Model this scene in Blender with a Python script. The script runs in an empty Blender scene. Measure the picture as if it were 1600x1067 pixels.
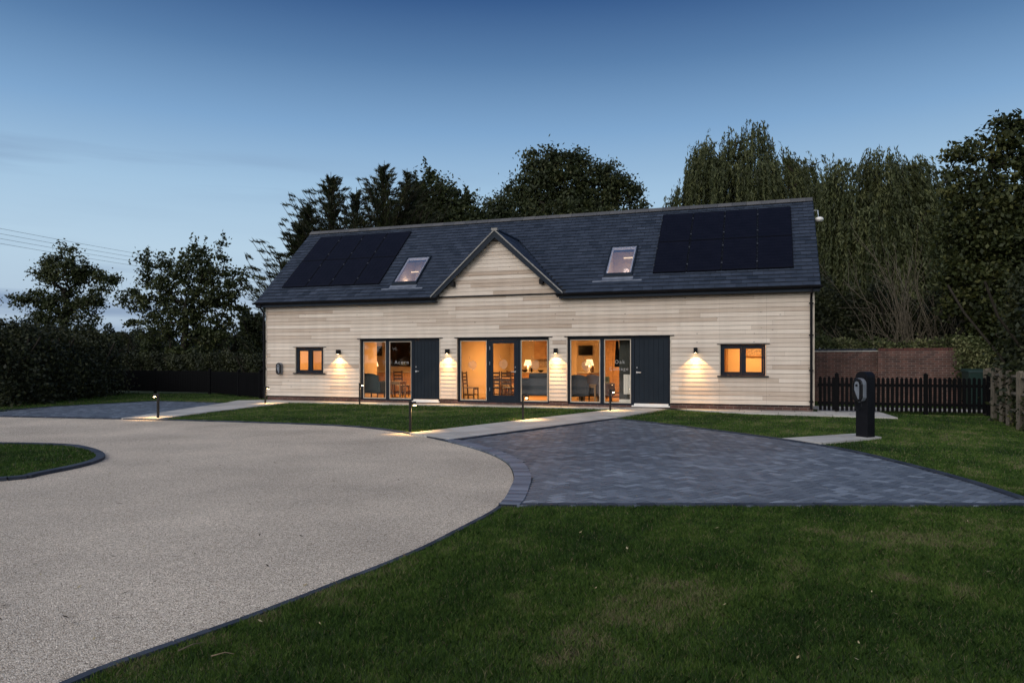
import bpy, math, random
import numpy as np
from mathutils import Vector, Matrix
random.seed(7)
rng = np.random.default_rng(7)
C = bpy.context.scene.collection
SC = bpy.context.scene
R = math.radians

# ------------------------------------------------------------ camera
F = 1130.0; HOR = 564.0; CAMH = 1.48          # focal length (px of 1600), horizon row, eye height
cam_d = bpy.data.cameras.new("camera"); cam = bpy.data.objects.new("camera", cam_d); C.objects.link(cam)
cam.location = (0, 0, CAMH); cam.rotation_euler = (R(90), 0, 0)
cam_d.sensor_width = 36; cam_d.lens = 36 * F / 1600
cam_d.shift_y = (HOR - 533.5) / 1600
cam_d.clip_end = 6000; cam_d.clip_start = .05
SC.camera = cam

# ------------------------------------------------------------ sky, sun, exposure
SUN_EL, SUN_AZ = R(24), R(212)     # afterglow comes from behind the camera, a little left
SC.view_settings.view_transform = 'Standard'; SC.view_settings.look = 'None'
SC.view_settings.exposure = 0.0; SC.view_settings.gamma = 1
w = bpy.data.worlds.new("World"); SC.world = w; w.use_nodes = True
nt = w.node_tree; nt.nodes.clear()
def N(t, typ, **kw):
    n = t.nodes.new(typ)
    for k, v in kw.items(): setattr(n, k, v)
    return n
def ramp(n, stops):
    cr = n.color_ramp
    while len(cr.elements) > 1: cr.elements.remove(cr.elements[-1])
    cr.elements[0].position = stops[0][0]; cr.elements[0].color = (*stops[0][1], 1)
    for p, c in stops[1:]:
        e = cr.elements.new(p); e.color = (*c, 1)
def srgb(r, g, b):
    f = lambda v: v/255/12.92 if v/255 <= .04045 else ((v/255+.055)/1.055)**2.4
    return (f(r), f(g), f(b))
o_ = N(nt, 'ShaderNodeOutputWorld'); bg = N(nt, 'ShaderNodeBackground'); bg.inputs[1].default_value = 1
tc = N(nt, 'ShaderNodeTexCoord'); sp = N(nt, 'ShaderNodeSeparateXYZ')
nt.links.new(tc.outputs['Generated'], sp.inputs[0])
# dusk gradient by elevation
rp = N(nt, 'ShaderNodeValToRGB')
ramp(rp, [(0, srgb(158,178,202)), (.06, srgb(178,198,217)), (.14, srgb(182,208,228)), (.22, srgb(162,195,223)),
          (.30, srgb(126,165,205)), (.38, srgb(88,126,170)), (.45, srgb(52,88,138)), (.7, srgb(50,84,138)), (1, srgb(66,98,150))])
nt.links.new(sp.outputs[2], rp.inputs[0])
# the sky's own scattering, sun just gone behind the camera
sky = N(nt, 'ShaderNodeTexSky', sky_type='NISHITA', sun_disc=False)
sky.sun_elevation = R(2); sky.sun_rotation = SUN_AZ
skm = N(nt, 'ShaderNodeVectorMath', operation='SCALE'); skm.inputs[3].default_value = .1
nt.links.new(sky.outputs[0], skm.inputs[0])
# afterglow: brighter, whiter towards the back of the camera
gl = N(nt, 'ShaderNodeVectorMath', operation='DOT_PRODUCT'); gl.inputs[1].default_value = Vector((-.45, -.8, .42)).normalized()
nt.links.new(tc.outputs['Generated'], gl.inputs[0])
glr = N(nt, 'ShaderNodeValToRGB'); ramp(glr, [(0, (0,0,0)), (.15, (0,0,0)), (.6, (.62,.60,.56)), (1, (1.5,1.40,1.28))])
nt.links.new(gl.outputs['Value'], glr.inputs[0])
# thin streaks of cloud low on the left
mp = N(nt, 'ShaderNodeMapping'); mp.inputs['Scale'].default_value = (2.2, 2.2, 26)
nt.links.new(tc.outputs['Generated'], mp.inputs[0])
nz = N(nt, 'ShaderNodeTexNoise'); nz.inputs['Scale'].default_value = 1.3; nz.inputs['Detail'].default_value = 5
nt.links.new(mp.outputs[0], nz.inputs[0])
cr = N(nt, 'ShaderNodeMapRange'); cr.inputs[1].default_value = .47; cr.inputs[2].default_value = .66
nt.links.new(nz.outputs[0], cr.inputs[0])
ce = N(nt, 'ShaderNodeValToRGB'); ramp(ce, [(0, (1,1,1)), (.09, (.85,)*3), (.14, (.12,)*3), (.20, (.03,)*3), (.228, (.42,)*3), (.245, (.30,)*3), (.27, (0,0,0))])
nt.links.new(sp.outputs[2], ce.inputs[0])
cx = N(nt, 'ShaderNodeMapRange'); cx.inputs[1].default_value = .1; cx.inputs[2].default_value = -.45; cx.inputs[3].default_value = .1
nt.links.new(sp.outputs[0], cx.inputs[0])
m1 = N(nt, 'ShaderNodeMath', operation='MULTIPLY'); m2 = N(nt, 'ShaderNodeMath', operation='MULTIPLY')
nt.links.new(cr.outputs[0], m1.inputs[0]); nt.links.new(ce.outputs[0], m1.inputs[1])
nt.links.new(m1.outputs[0], m2.inputs[0]); nt.links.new(cx.outputs[0], m2.inputs[1])
mc = N(nt, 'ShaderNodeMixRGB'); mc.inputs[2].default_value = (*srgb(118,142,176), 1)
nt.links.new(m2.outputs[0], mc.inputs[0]); nt.links.new(rp.outputs[0], mc.inputs[1])
# brighter to the left, darker to the right
ad1 = N(nt, 'ShaderNodeVectorMath', operation='ADD'); ad2 = N(nt, 'ShaderNodeVectorMath', operation='ADD')
nt.links.new(mc.outputs[0], ad1.inputs[0]); nt.links.new(glr.outputs[0], ad1.inputs[1])
skm.inputs[3].default_value = .004
nt.links.new(ad1.outputs[0], ad2.inputs[0]); nt.links.new(skm.outputs[0], ad2.inputs[1])
nt.links.new(ad2.outputs[0], bg.inputs[0]); nt.links.new(bg.outputs[0], o_.inputs[0])

sd = bpy.data.lights.new("sun", 'SUN'); sd.energy = .85; sd.angle = R(24); sd.color = (1, .95, .88)
sun = bpy.data.objects.new("sun", sd); C.objects.link(sun)
_d = Vector((-.50, -.75, .42))   # direction towards the light
sun.rotation_euler = _d.to_track_quat('Z', 'Y').to_euler()

# ------------------------------------------------------------ frames of reference
TH = R(19.17); CT, ST = math.cos(TH), math.sin(TH)
PL = (-9.02, 26.6)                             # front left corner of the barn; u along the front, v into the house
def HW(u, v, z=0.0):
    return (PL[0] + u*CT + v*ST, PL[1] - u*ST + v*CT, z)
def hu(x, y, v=0.0):                           # local u and height of a thing seen on the plane v
    a = (x-800)/F; px, py = PL[0]+v*ST, PL[1]+v*CT
    u = (py*a - px)/(CT + ST*a); D = py - ST*u
    return u, CAMH + (HOR-y)/F*D
def G(x, y, z=0.0):                            # ground point
    D = (CAMH-z)*F/(y-HOR); return ((x-800)/F*D, D)
def at(x, y, D):                               # point at depth D
    return ((x-800)/F*D, D, CAMH + (HOR-y)/F*D)

# ------------------------------------------------------------ materials
MATS = {}
def mat(name, c1, c2=None, rough=.7, metal=0, scale=8, bump=0, bscale=None, tint=False, spec=.5, detail=4,
        stretch=(1,1,1), translucent=0, emit=None, coat=0, tn=.9):
    m = bpy.data.materials.new(name); m.use_nodes = True; t = m.node_tree; t.nodes.clear()
    out = N(t, 'ShaderNodeOutputMaterial'); p = N(t, 'ShaderNodeBsdfPrincipled')
    p.inputs['Roughness'].default_value = rough; p.inputs['Metallic'].default_value = metal
    p.inputs['Specular IOR Level'].default_value = spec; p.inputs['Coat Weight'].default_value = coat
    t.links.new(p.outputs[0], out.inputs[0])
    c2 = c2 or tuple(v*.75 for v in c1)
    tcn = N(t, 'ShaderNodeTexCoord'); mpn = N(t, 'ShaderNodeMapping'); mpn.inputs['Scale'].default_value = stretch
    t.links.new(tcn.outputs['Object'], mpn.inputs[0])
    n1 = N(t, 'ShaderNodeTexNoise'); n1.inputs['Scale'].default_value = scale; n1.inputs['Detail'].default_value = detail
    t.links.new(mpn.outputs[0], n1.inputs[0])
    mx = N(t, 'ShaderNodeMixRGB'); mx.inputs[1].default_value = (*c1, 1); mx.inputs[2].default_value = (*c2, 1)
    if tint:
        a = N(t, 'ShaderNodeAttribute', attribute_name='tint')
        mm = N(t, 'ShaderNodeMath', operation='MULTIPLY_ADD'); mm.inputs[1].default_value = .35; mm.use_clamp = True
        sb = N(t, 'ShaderNodeMath', operation='SUBTRACT'); sb.inputs[1].default_value = .5
        t.links.new(n1.outputs[0], sb.inputs[0]); t.links.new(sb.outputs[0], mm.inputs[0]); t.links.new(a.outputs['Fac'], mm.inputs[2])
        mm.inputs[1].default_value = tn
        t.links.new(mm.outputs[0], mx.inputs[0])
    else:
        mr = N(t, 'ShaderNodeMapRange'); mr.inputs[1].default_value = .3; mr.inputs[2].default_value = .7
        t.links.new(n1.outputs[0], mr.inputs[0]); t.links.new(mr.outputs[0], mx.inputs[0])
    t.links.new(mx.outputs[0], p.inputs['Base Color'])
    if bump:
        n2 = N(t, 'ShaderNodeTexNoise'); n2.inputs['Scale'].default_value = bscale or scale*4; n2.inputs['Detail'].default_value = 3
        t.links.new(mpn.outputs[0], n2.inputs[0])
        b = N(t, 'ShaderNodeBump'); b.inputs['Strength'].default_value = bump; b.inputs['Distance'].default_value = .01
        t.links.new(n2.outputs[0], b.inputs['Height']); t.links.new(b.outputs[0], p.inputs['Normal'])
    if translucent:
        tr = N(t, 'ShaderNodeBsdfTranslucent'); ms = N(t, 'ShaderNodeMixShader'); ms.inputs[0].default_value = translucent
        t.links.new(mx.outputs[0], tr.inputs[0]); t.links.new(p.outputs[0], ms.inputs[1]); t.links.new(tr.outputs[0], ms.inputs[2])
        t.links.new(ms.outputs[0], out.inputs[0])
    if emit:
        p.inputs['Emission Color'].default_value = (*emit[0], 1); p.inputs['Emission Strength'].default_value = emit[1]
    MATS[name] = m; return m
def glass_mat(name, tintc=(1,1,1), refl=1.0, base=.04):
    m = bpy.data.materials.new(name); m.use_nodes = True; t = m.node_tree; t.nodes.clear()
    out = N(t, 'ShaderNodeOutputMaterial'); tr = N(t, 'ShaderNodeBsdfTransparent'); tr.inputs[0].default_value = (*tintc, 1)
    g = N(t, 'ShaderNodeBsdfGlossy'); g.inputs['Roughness'].default_value = .02
    lw = N(t, 'ShaderNodeFresnel'); lw.inputs[0].default_value = 1.5
    mu = N(t, 'ShaderNodeMath', operation='MULTIPLY_ADD'); mu.inputs[1].default_value = refl; mu.inputs[2].default_value = base
    ge = N(t, 'ShaderNodeNewGeometry'); io = N(t, 'ShaderNodeMapRange'); io.inputs[3].default_value = 1.5; io.inputs[4].default_value = 1/1.5
    t.links.new(ge.outputs['Backfacing'], io.inputs[0]); t.links.new(io.outputs[0], lw.inputs[0])
    t.links.new(lw.outputs[0], mu.inputs[0])
    ms = N(t, 'ShaderNodeMixShader'); t.links.new(mu.outputs[0], ms.inputs[0])
    t.links.new(tr.outputs[0], ms.inputs[1]); t.links.new(g.outputs[0], ms.inputs[2]); t.links.new(ms.outputs[0], out.inputs[0])
    return m

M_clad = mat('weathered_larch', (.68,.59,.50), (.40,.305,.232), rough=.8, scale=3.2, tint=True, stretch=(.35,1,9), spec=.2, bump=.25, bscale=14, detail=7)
# knots and rain streaks in the boards
_t = M_clad.node_tree; _p = [n for n in _t.nodes if n.type == 'BSDF_PRINCIPLED'][0]; _tc = N(_t, 'ShaderNodeTexCoord'); _mp = N(_t, 'ShaderNodeMapping'); _mp.inputs['Scale'].default_value = (1.5, 1, 3.4)
_t.links.new(_tc.outputs['Object'], _mp.inputs[0]); _v = N(_t, 'ShaderNodeTexVoronoi'); _v.inputs['Scale'].default_value = 1.5; _t.links.new(_mp.outputs[0], _v.inputs[0])
_r = N(_t, 'ShaderNodeMapRange'); _r.inputs[1].default_value = .035; _r.inputs[2].default_value = .075; _r.inputs[3].default_value = .32; _r.inputs[4].default_value = 1; _t.links.new(_v.outputs['Distance'], _r.inputs[0])
_m2 = N(_t, 'ShaderNodeMapping'); _m2.inputs['Scale'].default_value = (2.6, 1, .22); _t.links.new(_tc.outputs['Object'], _m2.inputs[0]); _n2 = N(_t, 'ShaderNodeTexNoise'); _n2.inputs['Scale'].default_value = 1.4; _n2.inputs['Detail'].default_value = 6; _t.links.new(_m2.outputs[0], _n2.inputs[0])
_r2 = N(_t, 'ShaderNodeMapRange'); _r2.inputs[1].default_value = .35; _r2.inputs[2].default_value = .65; _r2.inputs[3].default_value = .94; _r2.inputs[4].default_value = 1.03; _t.links.new(_n2.outputs[0], _r2.inputs[0])
_mu = N(_t, 'ShaderNodeMath', operation='MULTIPLY'); _t.links.new(_r.outputs[0], _mu.inputs[0]); _t.links.new(_r2.outputs[0], _mu.inputs[1])
_sc = N(_t, 'ShaderNodeVectorMath', operation='SCALE'); _t.links.new(_p.inputs['Base Color'].links[0].from_socket, _sc.inputs[0]); _t.links.new(_mu.outputs[0], _sc.inputs[3]); _t.links.new(_sc.outputs[0], _p.inputs['Base Color'])
M_trim = mat('pale_trim', (.55,.48,.39), (.46,.39,.31), rough=.7, scale=6)
M_core = mat('wall_core', (.42,.34,.26), rough=.8, scale=5)
M_slate = mat('slate', (.013,.020,.033), (.044,.056,.082), rough=.6, scale=3, tint=True, spec=.25, bump=.25, bscale=25)
M_deck = mat('roof_underlay', (.02,.022,.026), rough=.8)
M_anth = mat('anthracite_paint', (.012,.018,.028), (.009,.014,.022), rough=.5, scale=3, spec=.12)
M_door = mat('door_paint', (.011,.017,.025), (.009,.014,.021), rough=.5, scale=2, spec=.12)
M_black = mat('black_plastic', (.005,.005,.007), (.008,.008,.010), rough=.5, spec=.12)
M_blackwood = mat('black_stained_wood', (.003,.003,.004), (.007,.007,.007), rough=.85, spec=.06, scale=10, stretch=(6,6,1))
M_ridge = mat('ridge_clay', (.10,.098,.10), (.062,.064,.070), rough=.8, spec=.2, scale=4, tint=True, bump=.3)
M_verge = mat('verge_mortar', (.26,.25,.23), (.18,.17,.16), rough=.85, scale=7)
M_lead = mat('lead', (.20,.22,.26), (.12,.135,.165), rough=.42, scale=5, metal=.3)
M_steel = mat('brushed_steel', (.62,.62,.64), rough=.28, metal=1)
M_wallin = mat('cream_plaster', (.66,.53,.36), (.62,.49,.32), rough=.8, scale=2)
M_floorin = mat('oak_floor', (.42,.27,.14), (.33,.20,.10), rough=.45, scale=3, stretch=(8,1,1))
M_oak = mat('oak_wood', (.42,.25,.12), (.30,.17,.08), rough=.5, scale=4, stretch=(1,1,6))
M_darkoak = mat('dark_oak', (.12,.065,.035), (.08,.04,.022), rough=.45, scale=5)
M_greyfab = mat('grey_fabric', (.085,.10,.125), (.065,.078,.10), rough=.95, scale=30)
M_tealfab = mat('teal_fabric', (.035,.065,.08), (.025,.05,.062), rough=.95, scale=30)
M_lilac = mat('mauve_fabric', (.17,.15,.17), (.13,.115,.13), rough=.95, scale=30)
M_cush = mat('cushion_fabric', (.42,.38,.33), rough=.95, scale=20)
M_white = mat('white_enamel', (.78,.76,.72), (.72,.70,.66), rough=.4)
M_tv = mat('black_glass', (.006,.006,.008), rough=.12)
M_shade = mat('lamp_shade_fabric', (.9,.82,.66), rough=.8, emit=((1,.74,.42), 1.7))
M_glow = mat('lamp_lens', (1,.9,.7), rough=.4, emit=((1,.72,.36), 60))
M_panel = mat('solar_cells', (.003,.0035,.008), (.005,.0055,.011), rough=.4, scale=2, spec=.07)
M_pframe = mat('panel_frame', (.004,.004,.006), rough=.5, spec=.1)
M_curtain = mat('dark_curtain', (.05,.055,.052), (.035,.04,.037), rough=.9, scale=3, stretch=(12,12,.5))
M_bin = mat('green_plastic', (.010,.035,.028), rough=.5)
M_fence2 = mat('grey_weathered_post', (.17,.14,.10), (.09,.075,.055), rough=.9, scale=6, stretch=(5,5,1), bump=.4)
M_gpaint = mat('grey_plastic', (.17,.185,.21), rough=.4)
M_decal = mat('frosted_film', (.75,.62,.48), rough=.6, translucent=.6)
_t = M_decal.node_tree; _ms = N(_t, 'ShaderNodeMixShader'); _ms.inputs[0].default_value = .42; _tp = N(_t, 'ShaderNodeBsdfTransparent'); _o = [n for n in _t.nodes if n.type == 'OUTPUT_MATERIAL'][0]
_t.links.new(_tp.outputs[0], _ms.inputs[1]); _t.links.new(_o.inputs[0].links[0].from_socket, _ms.inputs[2]); _t.links.new(_ms.outputs[0], _o.inputs[0])
M_text = mat('frosted_lettering', (.34,.33,.32), rough=.5)
M_pic = mat('picture_print', (.45,.34,.22), (.12,.10,.09), rough=.6, scale=22)
M_tile = mat('patterned_tile', (.55,.45,.33), (.25,.19,.14), rough=.5, scale=26)
M_glass = glass_mat('window_glass', (.97,.96,.93), .8, .0)
M_skyglass = glass_mat('rooflight_glass', (.93,.93,.95), 1.2, .26)

# ------------------------------------------------------------ mesh builders
class MB:
    def __init__(s): s.v = []; s.f = []; s.t = []
    def quad(s, a, b, c, d, t=.5):
        n = len(s.v); s.v += [a, b, c, d]; s.f.append((n, n+1, n+2, n+3)); s.t.append(t)
    def poly(s, pts, t=.5):
        n = len(s.v); s.v += [tuple(p) for p in pts]; s.f.append(tuple(range(n, n+len(pts)))); s.t.append(t)
    def hexa(s, p, t=.5):                      # 8 points, bottom ring then top ring (ccw from above)
        n = len(s.v); s.v += [tuple(q) for q in p]
        for f in ((3,2,1,0),(4,5,6,7),(0,1,5,4),(1,2,6,5),(2,3,7,6),(3,0,4,7)):
            s.f.append(tuple(n+i for i in f)); s.t.append(t)
    def box(s, x0, x1, y0, y1, z0, z1, t=.5):
        s.hexa([(x0,y0,z0),(x1,y0,z0),(x1,y1,z0),(x0,y1,z0),(x0,y0,z1),(x1,y0,z1),(x1,y1,z1),(x0,y1,z1)], t)
    def prism(s, pts, z0, z1, t=.5, bottom=False):
        n = len(s.v); k = len(pts)
        s.v += [(p[0], p[1], z0) for p in pts] + [(p[0], p[1], z1) for p in pts]
        s.f.append(tuple(range(n+k, n+2*k))); s.t.append(t)
        if bottom: s.f.append(tuple(range(n+k-1, n-1, -1))); s.t.append(t)
        for i in range(k):
            j = (i+1) % k; s.f.append((n+i, n+j, n+k+j, n+k+i)); s.t.append(t)
    def tube(s, pts, r, sides=8, t=.5, caps=True):
        pts = [Vector(p) for p in pts]; rs = r if isinstance(r, (list, tuple)) else [r]*len(pts); base = len(s.v)
        for i, p in enumerate(pts):
            d = (pts[min(i+1, len(pts)-1)] - pts[max(i-1, 0)]).normalized()
            a = d.cross(Vector((0,0,1)) if abs(d.z) < .9 else Vector((1,0,0))).normalized(); b = d.cross(a)
            for k in range(sides):
                g = 2*math.pi*k/sides; q = p + (a*math.cos(g) + b*math.sin(g))*rs[i]; s.v.append(tuple(q))
        for i in range(len(pts)-1):
            for k in range(sides):
                k2 = (k+1) % sides; s.f.append((base+i*sides+k, base+(i+1)*sides+k, base+(i+1)*sides+k2, base+i*sides+k2)); s.t.append(t)
        if caps:
            s.f.append(tuple(base+k for k in range(sides))); s.t.append(t)
            e = base+(len(pts)-1)*sides; s.f.append(tuple(e+k for k in reversed(range(sides)))); s.t.append(t)
    def lathe(s, prof, c=(0,0,0), seg=20, t=.5):
        b = len(s.v)
        for r, z in prof:
            for k in range(seg):
                g = 2*math.pi*k/seg; s.v.append((c[0]+r*math.cos(g), c[1]+r*math.sin(g), c[2]+z))
        for i in range(len(prof)-1):
            for k in range(seg):
                k2 = (k+1) % seg; s.f.append((b+i*seg+k, b+i*seg+k2, b+(i+1)*seg+k2, b+(i+1)*seg+k)); s.t.append(t)
        s.f.append(tuple(b+k for k in reversed(range(seg)))); s.t.append(t)
        e = b+(len(prof)-1)*seg; s.f.append(tuple(e+k for k in range(seg))); s.t.append(t)
    def build(s, name, m, parent=None, bevel=0, smooth=False, loc=None, rz=0):
        me = bpy.data.meshes.new(name); me.from_pydata(s.v, [], s.f)
        a = me.attributes.new('tint', 'FLOAT', 'FACE'); a.data.foreach_set('value', s.t)
        me.materials.append(m); o = bpy.data.objects.new(name, me); C.objects.link(o)
        if parent: o.parent = parent
        if loc: o.location = loc
        o.rotation_euler.z = rz
        if smooth: me.shade_smooth()
        if bevel:
            b = o.modifiers.new('bevel', 'BEVEL'); b.width = bevel; b.segments = 2; b.limit_method = 'ANGLE'
        return o
def np_mesh(name, V, Q, m, parent=None, tint=None, k=4):
    me = bpy.data.meshes.new(name)
    V = np.ascontiguousarray(V, dtype=np.float32).reshape(-1, 3); Q = np.ascontiguousarray(Q, dtype=np.int32).reshape(-1, k)
    me.vertices.add(len(V)); me.vertices.foreach_set('co', V.ravel())
    me.loops.add(Q.size); me.loops.foreach_set('vertex_index', Q.ravel())
    me.polygons.add(len(Q)); me.polygons.foreach_set('loop_start', np.arange(0, Q.size, k, dtype=np.int32))
    if tint is not None:
        a = me.attributes.new('tint', 'FLOAT', 'FACE'); a.data.foreach_set('value', np.asarray(tint, dtype=np.float32))
    me.update(calc_edges=True); me.materials.append(m)
    o = bpy.data.objects.new(name, me); C.objects.link(o)
    if parent: o.parent = parent
    return o
def tag(o, label=None, cat=None, group=None, kind=None):
    if label: o['label'] = label
    if cat: o['category'] = cat
    if group: o['group'] = group
    if kind: o['kind'] = kind
    return o
def empty(name, loc=(0,0,0), rz=0, label=None, cat=None, group=None):
    o = bpy.data.objects.new(name, None); C.objects.link(o); o.location = loc; o.rotation_euler.z = rz
    o.empty_display_size = .1
    return tag(o, label, cat, group)
def copy_tree(o, parent=None):
    c = o.copy(); C.objects.link(c)
    if parent: c.parent = parent
    for ch in [x for x in o.children]: copy_tree(ch, c)
    return c
def lamp(name, typ, parent, loc, energy, color, size=.05, spot=None, blend=.5, rot=(0,0,0)):
    l = bpy.data.lights.new(name, typ); l.energy = energy; l.color = color
    if typ == 'AREA': l.size = size
    else: l.shadow_soft_size = size
    if spot: l.spot_size = spot; l.spot_blend = blend
    o = bpy.data.objects.new(name, l); C.objects.link(o); o.location = loc; o.rotation_euler = rot; o.parent = parent
    return o
def cut(x0, x1, y0, y1, holes):                # rectangle minus rectangles
    xs = sorted({x0, x1, *[min(max(h[i], x0), x1) for h in holes for i in (0, 1)]})
    out = []
    for a, b in zip(xs, xs[1:]):
        if b-a < 1e-6: continue
        m_ = (a+b)/2; ys = [(y0, y1)]
        for h in holes:
            if h[0] < m_ < h[1]:
                ny = []
                for p, q in ys:
                    if h[3] <= p or h[2] >= q: ny.append((p, q)); continue
                    if h[2] > p: ny.append((p, h[2]))
                    if h[3] < q: ny.append((h[3], q))
                ys = ny
        out += [(a, b, p, q) for p, q in ys if q-p > 1e-6]
    return out
def smooth_line(P, n=8):
    P = [np.array(p, float) for p in P]; out = []
    for i in range(len(P)-1):
        p0 = P[max(i-1, 0)]; p1 = P[i]; p2 = P[i+1]; p3 = P[min(i+2, len(P)-1)]
        for k in range(n):
            t = k/n; out.append(tuple(.5*((2*p1)+(-p0+p2)*t+(2*p0-5*p1+4*p2-p3)*t*t+(-p0+3*p1-3*p2+p3)*t**3)))
    out.append(tuple(P[-1])); return out
def resample(P, step):
    P = np.array(P); d = np.r_[0, np.cumsum(np.hypot(*np.diff(P, axis=0).T))]
    s = np.arange(0, d[-1], step); return np.c_[np.interp(s, d, P[:,0]), np.interp(s, d, P[:,1])]
def inside(P, poly):
    poly = np.array(poly); x, y = P[:,0], P[:,1]; c = np.zeros(len(P), bool); j = len(poly)-1
    for i in range(len(poly)):
        xi, yi = poly[i]; xj, yj = poly[j]
        if yi != yj:
            c ^= ((yi > y) != (yj > y)) & (x < (xj-xi)*(y-yi)/(yj-yi)+xi)
        j = i
    return c
def clip(sub, cl):                             # convex ccw clip polygon
    out = [tuple(p) for p in sub]
    for i in range(len(cl)):
        a, b = cl[i], cl[(i+1) % len(cl)]; inp = out; out = []
        side = lambda p: (b[0]-a[0])*(p[1]-a[1])-(b[1]-a[1])*(p[0]-a[0])
        for j in range(len(inp)):
            p, q = inp[j-1], inp[j]; sp_, sq = side(p), side(q)
            if (sp_ >= 0) != (sq >= 0):
                t = sp_/(sp_-sq); out.append((p[0]+t*(q[0]-p[0]), p[1]+t*(q[1]-p[1])))
            if sq >= 0: out.append(q)
        if not out: return []
    return out
def sheet(name, poly, z, m):
    b = MB(); b.poly([(p[0], p[1], z) for p in poly]); o = b.build(name, m); return tag(o, kind='structure')

# ============================================================ THE BARN
L = 18.6; WD = 6.4; EV = -.25; EZ = 3.61; SL = .9; RV = 3.2
mz = lambda v: 3.835 + SL*v                    # main roof plane
barn = empty('barn_house', HW(0, 0), -TH, 'long low barn house clad in pale boards under a dark slate roof', 'house')
OP = [(3.93, 6.98, .12, 2.22), (7.63, 10.8, .12, 2.22), (11.41, 14.6, .12, 2.22)]
WN = [(1.28, 2.44, 1.05, 1.95), (16.06, 17.31, 1.05, 1.95)]
HOLES = OP + WN
FL = .12
# brick plinth, core wall, shell
b = MB()
for a, c_, p, q in cut(0.03, L-.03, 0, .20, OP): b.box(a, c_, 0, .22, p, q)
M_brick = bpy.data.materials.new('brick')
def brick_mat(m, c1, c2, mort, axis_map, scale=1.0, bw=.225, rh=.075):
    m.use_nodes = True; t = m.node_tree; t.nodes.clear()
    out = N(t, 'ShaderNodeOutputMaterial'); p = N(t, 'ShaderNodeBsdfPrincipled'); p.inputs['Roughness'].default_value = .85
    tcn = N(t, 'ShaderNodeTexCoord'); s1 = N(t, 'ShaderNodeSeparateXYZ'); cb = N(t, 'ShaderNodeCombineXYZ')
    t.links.new(tcn.outputs['Object'], s1.inputs[0]); t.links.new(s1.outputs[axis_map], cb.inputs[0]); t.links.new(s1.outputs[2], cb.inputs[1])
    bk = N(t, 'ShaderNodeTexBrick'); bk.inputs['Scale'].default_value = scale; bk.inputs['Brick Width'].default_value = bw
    bk.inputs['Row Height'].default_value = rh; bk.inputs['Mortar Size'].default_value = .007; bk.inputs['Bias'].default_value = 0
    bk.inputs['Color1'].default_value = (*c1, 1); bk.inputs['Color2'].default_value = (*c2, 1); bk.inputs['Mortar'].default_value = (*mort, 1)
    t.links.new(cb.outputs[0], bk.inputs[0])
    nz_ = N(t, 'ShaderNodeTexNoise'); nz_.inputs['Scale'].default_value = 3; nz_.inputs['Detail'].default_value = 6; t.links.new(tcn.outputs['Object'], nz_.inputs[0])
    mr = N(t, 'ShaderNodeMapRange'); mr.inputs[1].default_value = .3; mr.inputs[2].default_value = .7; mr.inputs[3].default_value = .6; mr.inputs[4].default_value = 1.35
    t.links.new(nz_.outputs[0], mr.inputs[0])
    vm = N(t, 'ShaderNodeVectorMath', operation='SCALE'); t.links.new(bk.outputs[0], vm.inputs[0]); t.links.new(mr.outputs[0], vm.inputs[3])
    t.links.new(vm.outputs[0], p.inputs['Base Color'])
    bp = N(t, 'ShaderNodeBump'); bp.inputs['Strength'].default_value = .6; bp.inputs['Distance'].default_value = .006; bp.invert = True
    t.links.new(bk.outputs[1], bp.inputs['Height']); t.links.new(bp.outputs[0], p.inputs['Normal']); t.links.new(p.outputs[0], out.inputs[0])
brick_mat(M_brick, (.10,.038,.028), (.055,.024,.020), (.15,.125,.105), 0)
b.build('plinth', M_brick, barn)
b = MB()
for a, c_, p, q in cut(0, L, .205, 3.58, HOLES): b.box(a, c_, .0, .22, p, q)
b.box(0, .2, .222, WD-.202, 0, 3.58); b.box(L-.2, L, .222, WD-.202, 0, 3.58); b.box(0, L, WD-.2, WD, 0, 3.58)
for x in (0.001, L-.201):                                        # gable ends
    n = len(b.v); b.hexa([(x,.0,3.583),(x+.2,.0,3.583),(x+.2,WD,3.583),(x,WD,3.583),(x,RV-.02,6.6),(x+.2,RV-.02,6.6),(x+.2,RV+.02,6.6),(x,RV+.02,6.6)])
b.build('wall', M_core, barn)
b = MB()
for a, c_, p, q in cut(.04, L-.07, .207, 3.578, HOLES): b.box(a, c_, -.004, -.001, p, q)
b.build('gap_shade_sheet', M_black, barn)  # black sheet added so the gaps between boards read as shadow
# feather-edged boards, each one real and tinted
def boards(b, x0f, x1f, z0, z1, course, y0, holes, lmin=1.6, lmax=4.8):
    nrow = int(math.ceil((z1-z0)/course - 1e-6))
    for r in range(nrow):
        za = z0 + r*course; zb = min(za+course, z1); x = x0f(za) - random.uniform(0, lmax); X1 = x1f(za); t0 = random.random()
        while x < X1:
            xe = x + random.uniform(lmin, lmax); xa, xb = max(x, x0f(za)), min(xe, X1)
            if xb - xa > .03:
                tt = .10 + .66*random.random()**2.2 + random.uniform(-.10, .12) + .16*max(0, min(1, (za-2.2)/1.0))  # upper rows browner: less weathered, with some eave shade put into the tint
                for a, c_, p, q in cut(xa, xb, za+.009, zb, holes):
                    f = lambda z: y0 - .026 + .009*(z-za)/course
                    g = .0012
                    b.hexa([(a+g,f(p),p),(c_-g,f(p),p),(c_-g,y0,p),(a+g,y0,p),(a+g,f(q),q),(c_-g,f(q),q),(c_-g,y0,q),(a+g,y0,q)], tt)
            x = xe
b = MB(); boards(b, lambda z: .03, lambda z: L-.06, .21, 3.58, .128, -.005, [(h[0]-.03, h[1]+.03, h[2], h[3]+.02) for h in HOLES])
b.build('cladding', M_clad, barn)
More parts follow.
